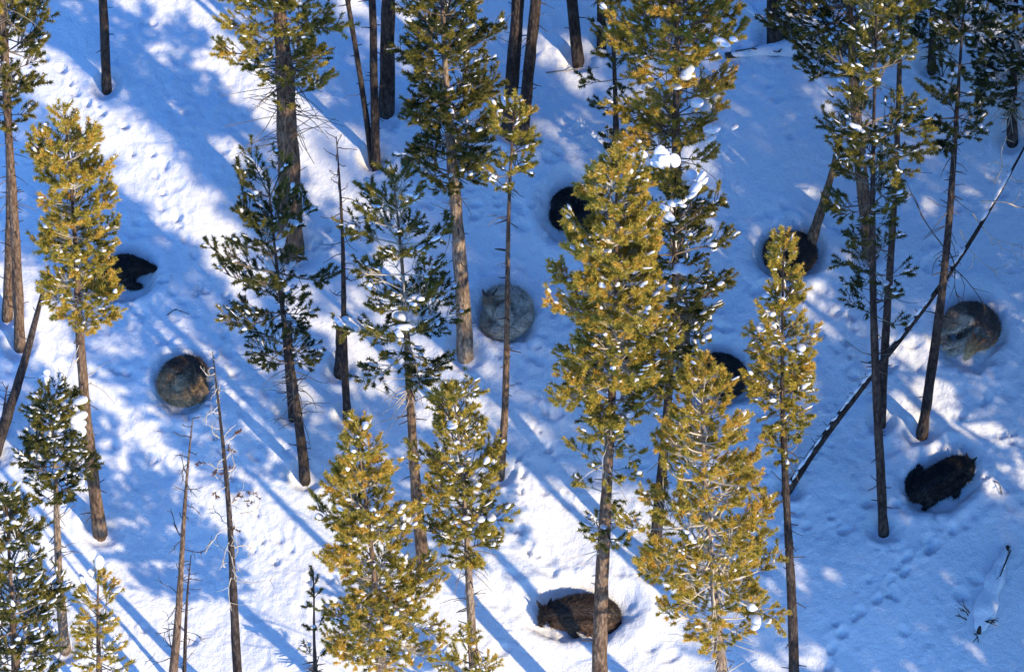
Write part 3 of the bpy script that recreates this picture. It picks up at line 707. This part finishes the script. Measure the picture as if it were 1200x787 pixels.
def snow_line():
    root = [o for o in COL.objects if o.name.startswith('leaning_tree') and 'spiky' in o.get('label', '')][0]
    me = [c for c in root.children if c.name.startswith('trunk')][0].data
    V = np.array([v.co[:] for v in me.vertices])[:-2]; P = V[: len(V) // 12 * 12].reshape(-1, 12, 3).mean(1)
    rng = np.random.RandomState(9); Vs, Fs, off = [], [], 0
    for _ in range(70):
        s_ = rng.uniform(1, len(P) - 2) ; i = int(s_); p = P[i] + (P[i + 1] - P[i]) * (s_ - i); ax = unit(P[i + 1] - P[i]); sd = unit(np.cross(ax, [0, 0, 1.0])); up = np.cross(sd, ax)
        if perlin(s_ * 0.35, 0.5, 8) < -0.12: continue
        V0, F0 = SMALL[rng.randint(6)]; r = 0.020 + 0.016 * rng.rand()
        Vs.append(p + up * 0.055 * (1 - 0.55 * s_ / len(P)) + V0[:, :1] * ax * rng.uniform(0.06, 0.15) + V0[:, 1:2] * sd * r + V0[:, 2:] * up * r * 0.7); Fs.append(F0 + off); off += len(V0)
    tag(link('snow_line', np_mesh('snow_line', np.concatenate(Vs), np.concatenate(Fs), True), M['clump'], root), kind='stuff')
snow_line()

# ------------------------------------------------------------------ fallen logs and sticks in the snow
def snow_ridge(P, wid, hgt, rng, name, root):
    """rounded pillow of snow lying along a line (points on the ground), relative to root"""
    P = np.asarray(P); n = 40; s = np.linspace(0, len(P) - 1, n); i = np.minimum(s.astype(int), len(P) - 2)
    L = P[i] + (P[i + 1] - P[i]) * (s - i)[:, None]
    for _ in range(4): L[1:-1] = (L[:-2] + 2 * L[1:-1] + L[2:]) / 4
    T = unit(np.gradient(L, axis=0)); S = unit(np.cross(T, SN)); k = 12; a = np.linspace(0, 2 * np.pi, k, endpoint=False)
    u = np.linspace(0, 1, n); env = np.sqrt(np.clip(1 - np.abs(2 * u - 1) ** 3, 0.0, 1)) + 0.02
    wv = np.interp(u, np.linspace(0, 1, len(wid)), wid) * env * (1 + 0.35 * perlin(u * 9, u * 0 + 0.5, rng.randint(99)))
    hv = np.interp(u, np.linspace(0, 1, len(hgt)), hgt) * env * (1 + 0.4 * perlin(u * 8, u * 0 + 3.5, rng.randint(99)))
    V = L[:, None] + wv[:, None, None] * np.cos(a)[None, :, None] * S[:, None] + (hv[:, None] * (np.sin(a)[None] * np.where(np.sin(a) > 0, 1, 0.5)[None]))[..., None] * SN
    idx = np.arange(n * k).reshape(n, k); F = np.stack([idx[:-1], np.roll(idx, -1, 1)[:-1], np.roll(idx, -1, 1)[1:], idx[1:]], -1).reshape(-1, 4)
    return link(name, np_mesh(name, V.reshape(-1, 3), F, True), M['snow'], root)

def log(label, pts, r, seed, ridge, twigs, seat=0.06):
    rng = np.random.RandomState(seed); G = np.array([ground(*q) for q in pts]); B = G[0].copy()
    root = empty('fallen_log', B); tag(root, label, 'log')
    n = 16; s = np.linspace(0, len(G) - 1, n); i = np.minimum(s.astype(int), len(G) - 2)
    L = G[i] + (G[i + 1] - G[i]) * (s - i)[:, None] + SN * seat - B + rng.normal(0, 0.006, (n, 3))
    T = Tubes(); T.add(L, np.linspace(r[0], r[1], n), 9, True, 0.12, rng); link('trunk', T.mesh('trunk'), M['bark_dark'], root)
    snow_ridge(G - B + SN * (seat + r[0] * 0.35), *ridge, rng, 'snow_cap', root)
    for tw in twigs:
        P = np.array([ground(q[0], q[1]) for q in tw]) - B + SN * 0.05
        P[1:-1] += SN * 0.05; P += rng.normal(0, 0.008, P.shape)
        T = Tubes(); T.add(P, np.linspace(0.012, 0.006, len(P)), 5)
        for k in range(2):
            d = unit(unit(P[-1] - P[0]) + rng.normal(0, 0.5, 3)) * rng.uniform(0.06, 0.14); m = P[len(P) // 2]
            T.add(np.array([m, m + d * 0.5, m + d + SN * 0.02]), [0.008, 0.006, 0.004], 4)
        link('branch', T.mesh('branch'), M['twig_dark'], root)
    return root
log('snow-covered fallen log at lower right with dark broken twigs at its end', [(1181, 640), (1168, 672), (1156, 708), (1146, 742)], (0.03, 0.035), 501,
    ([0.05, 0.09, 0.14, 0.19, 0.12], [0.035, 0.05, 0.075, 0.085, 0.03]),
    [[(1183, 646), (1173, 676), (1160, 706)], [(1150, 730), (1160, 729), (1169, 728)], [(1150, 728), (1158, 733), (1166, 731)], [(1142, 744), (1145, 748), (1140, 754)], [(1134, 722), (1130, 718), (1126, 716)], [(1136, 720), (1131, 714), (1129, 713)], [(1132, 728), (1124, 725), (1118, 722)]], seat=0.03)
log('snowed-over log with a dark root end at the top right of centre', [(850, 66), (880, 62), (915, 58), (955, 55), (992, 52)], (0.05, 0.06), 502,
    ([0.05, 0.08, 0.12, 0.16, 0.05], [0.06, 0.08, 0.10, 0.12, 0.05]),
    [[(903, 62), (910, 64), (920, 61)], [(945, 54), (965, 54), (990, 51)], [(940, 66), (952, 80), (960, 98)], [(862, 63), (880, 61), (900, 60)]], seat=0.0)
log('thin snow-topped branch angled down from the snowed-over log', [(930, 62), (945, 82), (962, 98), (976, 114)], (0.03, 0.018), 503,
    ([0.05, 0.06, 0.05, 0.03], [0.05, 0.06, 0.05, 0.03]), [[(942, 66), (948, 76), (956, 84)]], seat=0.02)
log('thin snow-lined stick lying in the upper right snow above the golden clumped pine', [(864, 0), (872, 6), (882, 16), (894, 24)], (0.02, 0.012), 504,
    ([0.03, 0.05, 0.04, 0.02], [0.03, 0.04, 0.03, 0.02]), [], seat=0.03)

def stick(label, pts, seed, r=0.009, lift=0.05, matn='twig_dark'):
    rng = np.random.RandomState(seed); G = np.array([ground(*q) for q in pts]); B = G[0].copy()
    P = G - B + SN * 0.02; P[1:-1] += SN * lift
    s = np.linspace(0, len(P) - 1, 9); i = np.minimum(s.astype(int), len(P) - 2); L = P[i] + (P[i + 1] - P[i]) * (s - i)[:, None]
    for _ in range(2): L[1:-1] = (L[:-2] + 2 * L[1:-1] + L[2:]) / 4
    T = Tubes(); T.add(L, np.linspace(r, r * 0.5, 9), 5)
    for k in range(2):
        j = rng.randint(3, 8); d = unit(unit(L[j] - L[j - 1]) + rng.normal(0, 0.6, 3)) * rng.uniform(0.05, 0.15)
        T.add(np.array([L[j], L[j] + d * .5, L[j] + d]), [r * .6, r * .5, r * .3], 4)
    o = link('fallen_stick', T.mesh('fallen_stick'), M[matn], None, B); tag(o, label, 'stick', 'sticks lying on the snow')
stick('bent twig poking from the snow right of the black wolf', [(1165, 564), (1171, 569), (1174, 580)], 1)
stick('thin stick lying on lit snow near the top left of centre pine', [(640, 86), (668, 83), (702, 80)], 2, lift=0.01, matn='twig')
stick('short twig on the snow below the left black wolf', [(196, 370), (206, 364), (222, 369)], 3)
stick('dark chip of wood on the shaded snow left of the thick upper right trunk', [(976, 256), (982, 252), (988, 252)], 4, r=0.014, lift=0.01)

# ------------------------------------------------------------------ wolves
def ball_mesh(parts):
    bm = bmesh.new()
    for (p, r, sq) in parts:
        bmesh.ops.create_icosphere(bm, subdivisions=2, radius=1.0, matrix=Matrix.Translation(Vector(p)) @ Matrix.Diagonal((r, r, r * sq, 1)))
    me = bpy.data.meshes.new('wolf_body'); bm.to_mesh(me); bm.free(); return me

def wolf(key, label, chains, ears, pal, seed, group='wolves curled in snow beds', fur=13000):
    """chains: list of (colour key, [(x, y, z, r), ...]) in metres; x across, y up the slope, z off the snow. Earlier chains run head to tail"""
    c, a, b, tw = BEDS[key]; rng = np.random.RandomState(seed)
    parts, seg = [], []
    pal = dict(pal); pal.setdefault('muzzle', pal['face']); pal.setdefault('ruff', pal['back']); pal.setdefault('flank', pal['leg'])
    for (ck, pts) in chains:
        pts = np.array(pts, float)
        s = np.linspace(0, len(pts) - 1, 4 * (len(pts) - 1) + 1); x = np.arange(len(pts))
        Q = np.stack([np.interp(s, x, pts[:, i]) for i in range(4)], -1)
        if len(pts) > 3:
            for _ in range(2): Q[1:-1] = (Q[:-2] + 2 * Q[1:-1] + Q[2:]) / 4
        for q in Q: parts.append((q[:3], q[3], 0.92))
        T = unit(np.gradient(Q[:, :3], axis=0))
        for q, t in zip(Q, T): seg.append((q, t, ck))
    me = ball_mesh(parts); tmp = bpy.data.objects.new('tmp', me); COL.objects.link(tmp)
    m = tmp.modifiers.new('r', 'REMESH'); m.mode = 'VOXEL'; m.voxel_size = 0.013
    m2 = tmp.modifiers.new('s', 'SMOOTH'); m2.iterations = 2; m2.factor = 0.5
    dg = bpy.context.evaluated_depsgraph_get(); body = bpy.data.meshes.new_from_object(tmp.evaluated_get(dg))
    bpy.data.objects.remove(tmp)
    V = np.empty(len(body.vertices) * 3, np.float32); body.vertices.foreach_get('co', V); V = V.reshape(-1, 3)
    Nn = np.empty(len(V) * 3, np.float32); body.vertex_normals.foreach_get('vector', Nn); Nn = Nn.reshape(-1, 3)
    SP = np.array([q[:3] for q, _, _ in seg]); SR = np.array([q[3] for q, _, _ in seg]); ST = np.array([t for _, t, _ in seg])
    SCK = [k for _, _, k in seg]
    def shade(P, N):
        d = np.linalg.norm(P[:, None] - SP[None], axis=2) - SR[None]
        i = d.argmin(1)
        w = np.exp(-(d - d.min(1, keepdims=True)) / 0.02); w /= w.sum(1, keepdims=True)
        base = w @ np.array([pal[k] for k in SCK])
        sad = np.clip(N[:, 2], 0, 1)[:, None] ** 1.5 * np.array([1.0 if k in ('back',) else 0.0 for k in SCK])[i][:, None]
        base = base * (1 - 0.75 * sad) + np.array(pal['saddle']) * 0.75 * sad
        band = 1 + 0.45 * perlin(P[:, 0] * 7 + seed, P[:, 1] * 7 + P[:, 2] * 6, seed)[:, None] + 0.25 * perlin(P[:, 0] * 22 + seed, P[:, 1] * 22 + P[:, 2] * 20, seed + 1)[:, None]
        t = ST[i]
        return np.clip(base * band, 0.002, 0.9), t
    colr, _ = shade(V, Nn)
    at = body.attributes.new('furcol', 'FLOAT_COLOR', 'POINT'); at.data.foreach_set('color', np.concatenate([colr, np.ones((len(V), 1))], 1).astype(np.float32).ravel())
    body.polygons.foreach_set('use_smooth', np.ones(len(body.polygons), bool)); body.name = 'body'
    O = np.array([c[0], c[1], float(hbase(c[0], c[1]))]) - SN * 0.17
    root = empty('wolf', O); tag(root, label, 'wolf', group)
    root.rotation_euler = (R(25), 0, 0)
    body.materials.clear(); link('body', body, M['fur'], root)
    # coat
    k = rng.randint(0, len(V), fur); jit = rng.normal(0, 0.005, (fur, 3)); P = V[k] + jit; N = Nn[k]
    colf, t = shade(P, N)
    d = unit(t - (t * N).sum(1, keepdims=True) * N + rng.normal(0, 0.30, (fur, 3)) + N * rng.uniform(0.10, 0.75, (fur, 1)))
    L = 0.02 + 0.065 * rng.rand(fur, 1) ** 1.6; sd = unit(np.cross(d, unit(rng.normal(size=(fur, 3)) + N))) * 0.0042
    Vf = np.stack([P - N * 0.004 - sd, P - N * 0.004 + sd, P + d * L], 1).reshape(-1, 3)
    colf = colf * rng.uniform(0.55, 1.6, (fur, 1)); colf = np.repeat(colf, 3, 0)
    me = np_mesh('coat', Vf, np.arange(len(Vf)).reshape(-1, 3), False, {'furcol': ('FLOAT_COLOR', np.concatenate([colf, np.ones((len(colf), 1))], 1))})
    tag(link('coat', me, M['fur'], root), kind='stuff')
    # ears: cupped triangles
    for (ex, ey, ez, dx, dy, dz, fx, fy, fz, w, h) in ears:
        base = np.array([ex, ey, ez]); up = unit(np.array([dx, dy, dz], float)); fw = np.array([fx, fy, fz], float); fw = unit(fw - (fw @ up) * up); sd = np.cross(up, fw)
        rows = []
        for i in range(6):
            u = i / 5; ww = w * (1 - u) ** 0.75 * (1 + 0.25 * math.sin(u * 3.1)) + 0.003
            for j in range(7):
                q = (j / 6 - 0.5) * 2; rows.append(base - up * 0.02 + up * h * u * (1 - 0.08 * q * q) + sd * ww * q - fw * (0.03 * (1 - q * q) * (1 - u)))
        Vf = np.array(rows); back = Vf - fw * 0.012
        idx = np.arange(42).reshape(6, 7)
        F1 = np.stack([idx[:-1, :-1], idx[:-1, 1:], idx[1:, 1:], idx[1:, :-1]], -1).reshape(-1, 4)
        ring = np.concatenate([idx[:, 0], idx[-1, 1:], idx[::-1, -1][1:], idx[0, ::-1][1:-1]]); rn = np.roll(ring, -1)
        F = np.concatenate([F1, F1[:, ::-1] + 42, np.stack([ring, ring + 42, rn + 42, rn], -1)])
        ce = np.repeat(np.array([[*pal['ear'], 1.0]]), 84, 0); ce[42:, :3] = pal['earback']
        link('ear', np_mesh('ear', np.concatenate([Vf, back]), F, True, {'furcol': ('FLOAT_COLOR', ce)}), M['fur'], root)
    return root

def curled(start, dr, k=1.0, ky=1.0, sweep=245, head_in=0.19, open_=0.0):
    """spine on a ring from the rump (at angle start) round to the head; dr +1 anticlockwise as seen by us"""
    def P(ang, rad, z, r):
        th = R(start + dr * ang); return (k * rad * math.cos(th), k * ky * rad * math.sin(th), z, r * k)
    g = 0.235 + open_
    ch = []
    head = P(sweep + 42, head_in + 0.04, 0.23, 0.098); muz = P(sweep + 66, head_in + 0.065, 0.21, 0.060); nose = P(sweep + 86, head_in + 0.08, 0.19, 0.038)
    ch.append(('face', [nose, muz, head]))
    ch.append(('back', [P(sweep + 38, head_in + 0.04, 0.22, 0.092), P(sweep + 20, 0.215, 0.19, 0.115), P(sweep, g - 0.005, 0.18, 0.150), P(sweep * 0.82, g, 0.19, 0.178), P(sweep * 0.62, g - 0.005, 0.18, 0.160), P(sweep * 0.42, g - 0.02, 0.17, 0.138), P(sweep * 0.2, g - 0.01, 0.18, 0.155), P(0, g - 0.01, 0.17, 0.165), P(-14, g - 0.02, 0.14, 0.12)]))
    ch.append(('tail', [P(-12, g + 0.04, 0.11, 0.06), P(-30, g + 0.075, 0.09, 0.065), P(-50, g + 0.075, 0.09, 0.075), P(-72, g + 0.05, 0.11, 0.07), P(-92, g + 0.02, 0.12, 0.04), P(-104, g, 0.12, 0.016)]))
    # hind leg: haunch, knee pushed forward inside the ring, hock back, paw under the chin
    ch.append(('leg', [P(4, g - 0.02, 0.20, 0.12), P(14, 0.12, 0.22, 0.09), P(-30, 0.08, 0.19, 0.055), P(-58, 0.15, 0.15, 0.034), P(-78, 0.17, 0.12, 0.036)]))
    ch.append(('leg', [P(sweep - 4, 0.20, 0.15, 0.10), P(sweep + 2, 0.06, 0.16, 0.06), P(sweep + 60, 0.06, 0.13, 0.042), P(sweep + 92, 0.12, 0.10, 0.036)]))
    ch.append(('leg', [P(sweep - 14, 0.16, 0.10, 0.08), P(sweep - 40, 0.04, 0.12, 0.055), P(sweep + 100, 0.06, 0.10, 0.036)]))
    ch.append(('belly_crease', [P(0, 0.05, 0.12, 0.13), P(120, 0.08, 0.12, 0.14), P(200, 0.08, 0.12, 0.13)]))  # fills the ring's middle; dark colour paints shade into the folds
    h = np.array(head[:3]); fwd = unit(np.array(nose[:3]) - h); th = R(start + dr * (sweep + 42)); outw = np.array([math.cos(th), math.sin(th), 0])
    side = unit(np.cross(fwd, [0, 0, 1.0])); side = side if side @ outw > 0 else -side
    ears = []
    for s, lift in ((1, 0.05), (-1, 0.065)):
        e = h - fwd * 0.035 + side * s * 0.058 * k + np.array([0, 0, lift]); d = -fwd * 0.35 + side * s * 0.45 + np.array([0, 0, 0.9])
        ears.append((*e, *d, *(fwd + side * s * 0.5), 0.044, 0.12))
    return ch, ears

GREY = dict(muzzle=(0.62, 0.43, 0.22), face=(0.50, 0.27, 0.11), ruff=(0.30, 0.20, 0.13), back=(0.15, 0.095, 0.065), flank=(0.30, 0.20, 0.13), tail=(0.30, 0.22, 0.16), leg=(0.66, 0.54, 0.40), belly_crease=(0.06, 0.04, 0.035), saddle=(0.075, 0.05, 0.04), ear=(0.50, 0.16, 0.06), earback=(0.30, 0.11, 0.045))  # belly tone is dark: crease shade between limbs put into the coat colour
PALE = dict(muzzle=(0.62, 0.52, 0.40), face=(0.26, 0.185, 0.12), ruff=(0.52, 0.43, 0.33), back=(0.60, 0.50, 0.39), tail=(0.36, 0.28, 0.20), leg=(0.66, 0.54, 0.41), belly_crease=(0.13, 0.10, 0.08), saddle=(0.48, 0.40, 0.31), ear=(0.08, 0.05, 0.035), earback=(0.07, 0.045, 0.03))
TAWNY = dict(face=(0.20, 0.13, 0.075), back=(0.10, 0.07, 0.05), flank=(0.36, 0.25, 0.14), tail=(0.30, 0.21, 0.12), leg=(0.48, 0.36, 0.22), belly_crease=(0.06, 0.045, 0.035), saddle=(0.050, 0.038, 0.032), ear=(0.18, 0.11, 0.06), earback=(0.09, 0.06, 0.04))
BLACK = dict(belly_crease=(0.018, 0.015, 0.015), face=(0.018, 0.015, 0.015), back=(0.020, 0.017, 0.016), tail=(0.013, 0.012, 0.013), leg=(0.016, 0.014, 0.014), saddle=(0.010, 0.010, 0.011), ear=(0.02, 0.016, 0.016), earback=(0.010, 0.009, 0.010))
BROWN = dict(flank=(0.06, 0.04, 0.028), belly_crease=(0.02, 0.015, 0.013), face=(0.020, 0.015, 0.013), back=(0.040, 0.027, 0.020), tail=(0.030, 0.02, 0.016), leg=(0.11, 0.062, 0.036), saddle=(0.040, 0.027, 0.020), ear=(0.03, 0.02, 0.018), earback=(0.012, 0.010, 0.010))

def head_ears(skull, nose, spread=0.075, h=0.12, w=0.044, tip=(0, 0.35, 0.75)):
    sk, no = np.array(skull, float), np.array(nose, float); fwd = unit(no - sk); side = unit(np.cross(fwd, [0, 0, 1.0])); out_ = []
    for q in (1, -1):
        e_ = sk - fwd * 0.045 + side * q * spread + np.array([0, 0, 0.055]); d_ = -fwd * 0.45 + side * q * 0.45 + np.array(tip)
        out_.append((*e_, *d_, *(fwd + side * q * 0.5), w, h))
    return out_

ch = [('muzzle', [(-0.09, -0.47, 0.12, 0.034), (-0.06, -0.43, 0.15, 0.048), (-0.02, -0.38, 0.18, 0.062)]), ('face', [(-0.02, -0.37, 0.18, 0.064), (0.05, -0.29, 0.21, 0.098), (0.08, -0.26, 0.21, 0.10)]),
      ('ruff', [(0.08, -0.26, 0.20, 0.105), (0.17, -0.22, 0.19, 0.13), (0.24, -0.13, 0.19, 0.15)]),
      ('back', [(0.25, -0.13, 0.19, 0.15), (0.28, 0.00, 0.19, 0.168), (0.22, 0.14, 0.19, 0.172), (0.09, 0.23, 0.19, 0.168), (-0.06, 0.24, 0.19, 0.158)]),
      ('flank', [(-0.06, 0.23, 0.19, 0.158), (-0.18, 0.17, 0.19, 0.165), (-0.25, 0.08, 0.17, 0.15)]),
      ('belly_crease', [(-0.04, -0.10, 0.08, 0.14), (0.06, 0.0, 0.10, 0.17), (0.02, 0.08, 0.12, 0.16)]),
      ('leg', [(-0.12, 0.12, 0.24, 0.11), (0.01, 0.07, 0.25, 0.082), (-0.10, 0.0, 0.24, 0.058), (-0.22, -0.05, 0.20, 0.046), (-0.36, -0.05, 0.14, 0.038), (-0.47, -0.08, 0.10, 0.042)]),
      ('leg', [(0.14, -0.06, 0.20, 0.10), (0.04, -0.15, 0.20, 0.062), (-0.10, -0.22, 0.17, 0.048), (-0.24, -0.26, 0.13, 0.040), (-0.35, -0.29, 0.10, 0.044)]),
      ('leg', [(0.10, -0.12, 0.12, 0.08), (-0.08, -0.30, 0.12, 0.046), (-0.22, -0.35, 0.09, 0.040), (-0.28, -0.37, 0.08, 0.042)]),
      ('tail', [(-0.33, 0.05, 0.12, 0.065), (-0.39, -0.04, 0.08, 0.075), (-0.37, -0.16, 0.07, 0.075), (-0.28, -0.24, 0.06, 0.06), (-0.20, -0.27, 0.05, 0.03)])]
wolf('grey', 'grey-brown wolf curled up at right with its face and reddish ear showing', ch, head_ears((0.05, -0.29, 0.22), (-0.09, -0.47, 0.12), 0.08, 0.115, 0.058), GREY, 11)
ch = [('muzzle', [(-0.20, -0.06, 0.17, 0.036), (-0.215, -0.01, 0.19, 0.05), (-0.225, 0.06, 0.22, 0.066)]), ('face', [(-0.225, 0.07, 0.22, 0.068), (-0.23, 0.16, 0.24, 0.10), (-0.21, 0.20, 0.24, 0.105)]),
      ('ruff', [(-0.20, 0.21, 0.22, 0.11), (-0.11, 0.27, 0.20, 0.135), (0.0, 0.28, 0.19, 0.15)]),
      ('back', [(0.0, 0.28, 0.19, 0.15), (0.14, 0.24, 0.19, 0.168), (0.24, 0.11, 0.19, 0.172), (0.26, -0.05, 0.18, 0.165), (0.19, -0.19, 0.18, 0.162), (0.06, -0.28, 0.17, 0.158), (-0.08, -0.29, 0.15, 0.135)]),
      ('belly_crease', [(0.12, 0.10, 0.10, 0.14), (0.05, 0.0, 0.10, 0.15)]),
      ('leg', [(0.04, -0.18, 0.22, 0.15), (-0.03, -0.08, 0.24, 0.125), (0.00, 0.04, 0.23, 0.09), (-0.10, -0.02, 0.20, 0.055), (-0.16, -0.12, 0.16, 0.042)]),
      ('leg', [(-0.02, 0.20, 0.16, 0.10), (-0.06, 0.10, 0.16, 0.062), (-0.14, 0.02, 0.14, 0.044), (-0.20, -0.04, 0.12, 0.042)]),
      ('tail', [(-0.13, -0.29, 0.12, 0.075), (-0.22, -0.25, 0.12, 0.085), (-0.29, -0.16, 0.13, 0.085), (-0.29, -0.05, 0.15, 0.07), (-0.27, 0.03, 0.16, 0.035)])]
wolf('pale', 'pale grey wolf curled up behind a thin trunk near the centre', ch, head_ears((-0.22, 0.17, 0.25), (-0.20, -0.06, 0.17), 0.08, 0.12, 0.058, (0, 0.6, 0.6)), PALE, 12)
ch = [('face', [(0.16, -0.12, 0.17, 0.036), (0.18, -0.06, 0.19, 0.055), (0.21, 0.05, 0.22, 0.10)]),
      ('back', [(0.21, 0.06, 0.21, 0.10), (0.22, 0.15, 0.20, 0.125), (0.13, 0.23, 0.19, 0.155), (-0.03, 0.24, 0.19, 0.165), (-0.16, 0.16, 0.18, 0.158)]),
      ('flank', [(-0.16, 0.15, 0.18, 0.158), (-0.24, 0.02, 0.18, 0.15), (-0.22, -0.12, 0.18, 0.158), (-0.11, -0.21, 0.18, 0.165), (0.02, -0.25, 0.16, 0.14)]),
      ('belly_crease', [(0.10, 0.02, 0.10, 0.15), (-0.02, 0.0, 0.10, 0.16)]),
      ('leg', [(-0.10, -0.14, 0.23, 0.13), (-0.04, -0.02, 0.24, 0.10), (0.04, -0.10, 0.21, 0.058), (0.10, -0.18, 0.16, 0.042)]),
      ('leg', [(0.08, 0.14, 0.18, 0.10), (0.06, 0.04, 0.18, 0.062), (0.10, -0.06, 0.15, 0.044), (0.18, -0.14, 0.12, 0.042)]),
      ('tail', [(0.06, -0.27, 0.13, 0.07), (0.16, -0.25, 0.12, 0.08), (0.25, -0.18, 0.13, 0.078), (0.29, -0.08, 0.14, 0.06), (0.29, 0.0, 0.14, 0.03)])]
wolf('tawny', 'dark tawny wolf curled up at left behind the tip of a dead pine', ch, head_ears((0.21, 0.05, 0.23), (0.16, -0.12, 0.17), 0.07, 0.12, 0.045), TAWNY, 13)
ch, e = curled(150, -1, 1.02, 1.06); wolf('mid', 'black wolf curled up left of the central golden pine, half hidden', ch, e, BLACK, 14)
ch, e = curled(200, -1, 1.05, 0.92); wolf('top', 'dark brown-black wolf curled up behind the tip of the slender golden pine', ch, e, BROWN, 15)
ch, e = curled(160, -1, 1.0, 1.0); wolf('hidden', 'black wolf mostly hidden behind the tip of the broad golden pine', ch, e, BLACK, 16)

# black wolf at right: loosely curled, long axis rising to the right
ch = [('face', [(0.40, 0.02, 0.12, 0.038), (0.415, 0.09, 0.15, 0.06), (0.39, 0.19, 0.20, 0.10)]),
      ('back', [(0.38, 0.20, 0.20, 0.10), (0.29, 0.22, 0.21, 0.13), (0.17, 0.15, 0.20, 0.175), (0.04, 0.05, 0.19, 0.20), (-0.12, -0.05, 0.18, 0.20), (-0.25, -0.14, 0.17, 0.185), (-0.34, -0.21, 0.15, 0.14)]),
      ('leg', [(0.28, 0.04, 0.12, 0.12), (0.12, -0.06, 0.13, 0.15), (-0.06, -0.16, 0.13, 0.15), (-0.22, -0.24, 0.12, 0.13)]),
      ('tail', [(-0.38, -0.24, 0.10, 0.06), (-0.44, -0.14, 0.09, 0.07), (-0.44, -0.02, 0.09, 0.075), (-0.41, 0.09, 0.10, 0.06), (-0.37, 0.16, 0.11, 0.03)]),
      ('leg', [(-0.24, -0.22, 0.17, 0.11), (-0.12, -0.30, 0.13, 0.07), (-0.20, -0.36, 0.09, 0.045), (-0.24, -0.40, 0.06, 0.036)]),
      ('leg', [(-0.26, -0.02, 0.13, 0.11), (-0.30, 0.08, 0.12, 0.06), (-0.29, 0.16, 0.12, 0.045), (-0.32, 0.23, 0.11, 0.04)]),
      ('leg', [(0.20, 0.04, 0.15, 0.11), (0.20, -0.10, 0.11, 0.06), (0.24, -0.15, 0.07, 0.045), (0.21, -0.20, 0.05, 0.04)])]
wolf('black', 'black wolf lying loosely curled in open snow at lower right', ch, [(0.37, 0.26, 0.26, 0.0, 0.85, 0.5, 0.6, -0.5, 0.3, 0.045, 0.13), (0.45, 0.22, 0.25, 0.65, 0.6, 0.5, 0.6, -0.5, 0.3, 0.045, 0.13)], BLACK, 17)

# brown-black wolf at the bottom, head to the left with both ears up
ch = [('face', [(-0.61, -0.20, 0.09, 0.04), (-0.595, -0.13, 0.13, 0.064), (-0.54, -0.05, 0.20, 0.11)]),
      ('back', [(-0.53, -0.04, 0.20, 0.11), (-0.42, -0.03, 0.21, 0.14), (-0.29, 0.00, 0.22, 0.175), (-0.13, 0.03, 0.21, 0.205), (0.04, 0.05, 0.21, 0.215), (0.22, 0.04, 0.20, 0.205), (0.38, 0.00, 0.18, 0.185), (0.48, -0.05, 0.15, 0.13)]),
      ('leg', [(-0.40, -0.14, 0.11, 0.11), (-0.22, -0.16, 0.12, 0.14), (0.0, -0.17, 0.12, 0.15), (0.22, -0.18, 0.12, 0.15), (0.40, -0.16, 0.11, 0.12)]),
      ('tail', [(0.52, -0.08, 0.10, 0.06), (0.56, -0.15, 0.07, 0.065), (0.54, -0.24, 0.06, 0.065), (0.46, -0.29, 0.05, 0.05), (0.40, -0.31, 0.05, 0.02)]),
      ('leg', [(0.36, -0.08, 0.20, 0.15), (0.18, -0.18, 0.17, 0.10), (0.30, -0.28, 0.10, 0.055), (0.18, -0.32, 0.07, 0.042), (0.10, -0.33, 0.06, 0.04)]),
      ('leg', [(-0.24, -0.07, 0.18, 0.12), (-0.16, -0.20, 0.14, 0.075), (-0.20, -0.27, 0.10, 0.05), (-0.12, -0.33, 0.06, 0.045), (-0.08, -0.36, 0.05, 0.04)])]
ch = [(k, [(x * 0.93, y * 0.93, z * 0.95, r * 0.9) for (x, y, z, r) in q]) for (k, q) in ch]
wolf('brown', 'dark brown wolf lying at the bottom with its head to the left, ears up', ch, [(-0.565, 0.015, 0.235, -0.6, 0.7, 0.45, -0.5, -0.75, 0.3, 0.05, 0.15), (-0.44, 0.04, 0.255, 0.1, 0.8, 0.5, -0.5, -0.75, 0.3, 0.05, 0.14)], BROWN, 18)

# black wolf at left, body under the golden pine, muzzle out to the right
ch = [('face', [(0.52, 0.04, 0.15, 0.036), (0.43, 0.05, 0.17, 0.062), (0.30, 0.05, 0.20, 0.115)]),
      ('back', [(0.30, 0.05, 0.20, 0.115), (0.19, 0.05, 0.21, 0.155), (0.06, 0.05, 0.21, 0.20), (-0.10, 0.00, 0.20, 0.205), (-0.26, -0.06, 0.19, 0.185), (-0.37, -0.10, 0.16, 0.14)]),
      ('tail', [(-0.42, -0.12, 0.10, 0.06), (-0.44, -0.22, 0.08, 0.065), (-0.36, -0.29, 0.07, 0.06), (-0.24, -0.32, 0.07, 0.03)]),
      ('leg', [(-0.28, -0.12, 0.17, 0.13), (-0.12, -0.20, 0.15, 0.09), (-0.22, -0.27, 0.09, 0.05), (-0.10, -0.31, 0.06, 0.04)]),
      ('leg', [(0.10, 0.0, 0.16, 0.14), (0.10, -0.14, 0.13, 0.10), (0.17, -0.20, 0.09, 0.06), (0.26, -0.19, 0.06, 0.042)])]
wolf('left', 'black wolf at left, only its pointed front showing beside the golden pine', ch, [(0.24, 0.12, 0.27, -0.5, 0.5, 0.6, 0.8, 0.3, 0.1, 0.036, 0.10), (0.24, -0.02, 0.28, -0.6, -0.3, 0.7, 0.8, -0.2, 0.1, 0.036, 0.10)], BLACK, 19)

build_ground(WELLS)
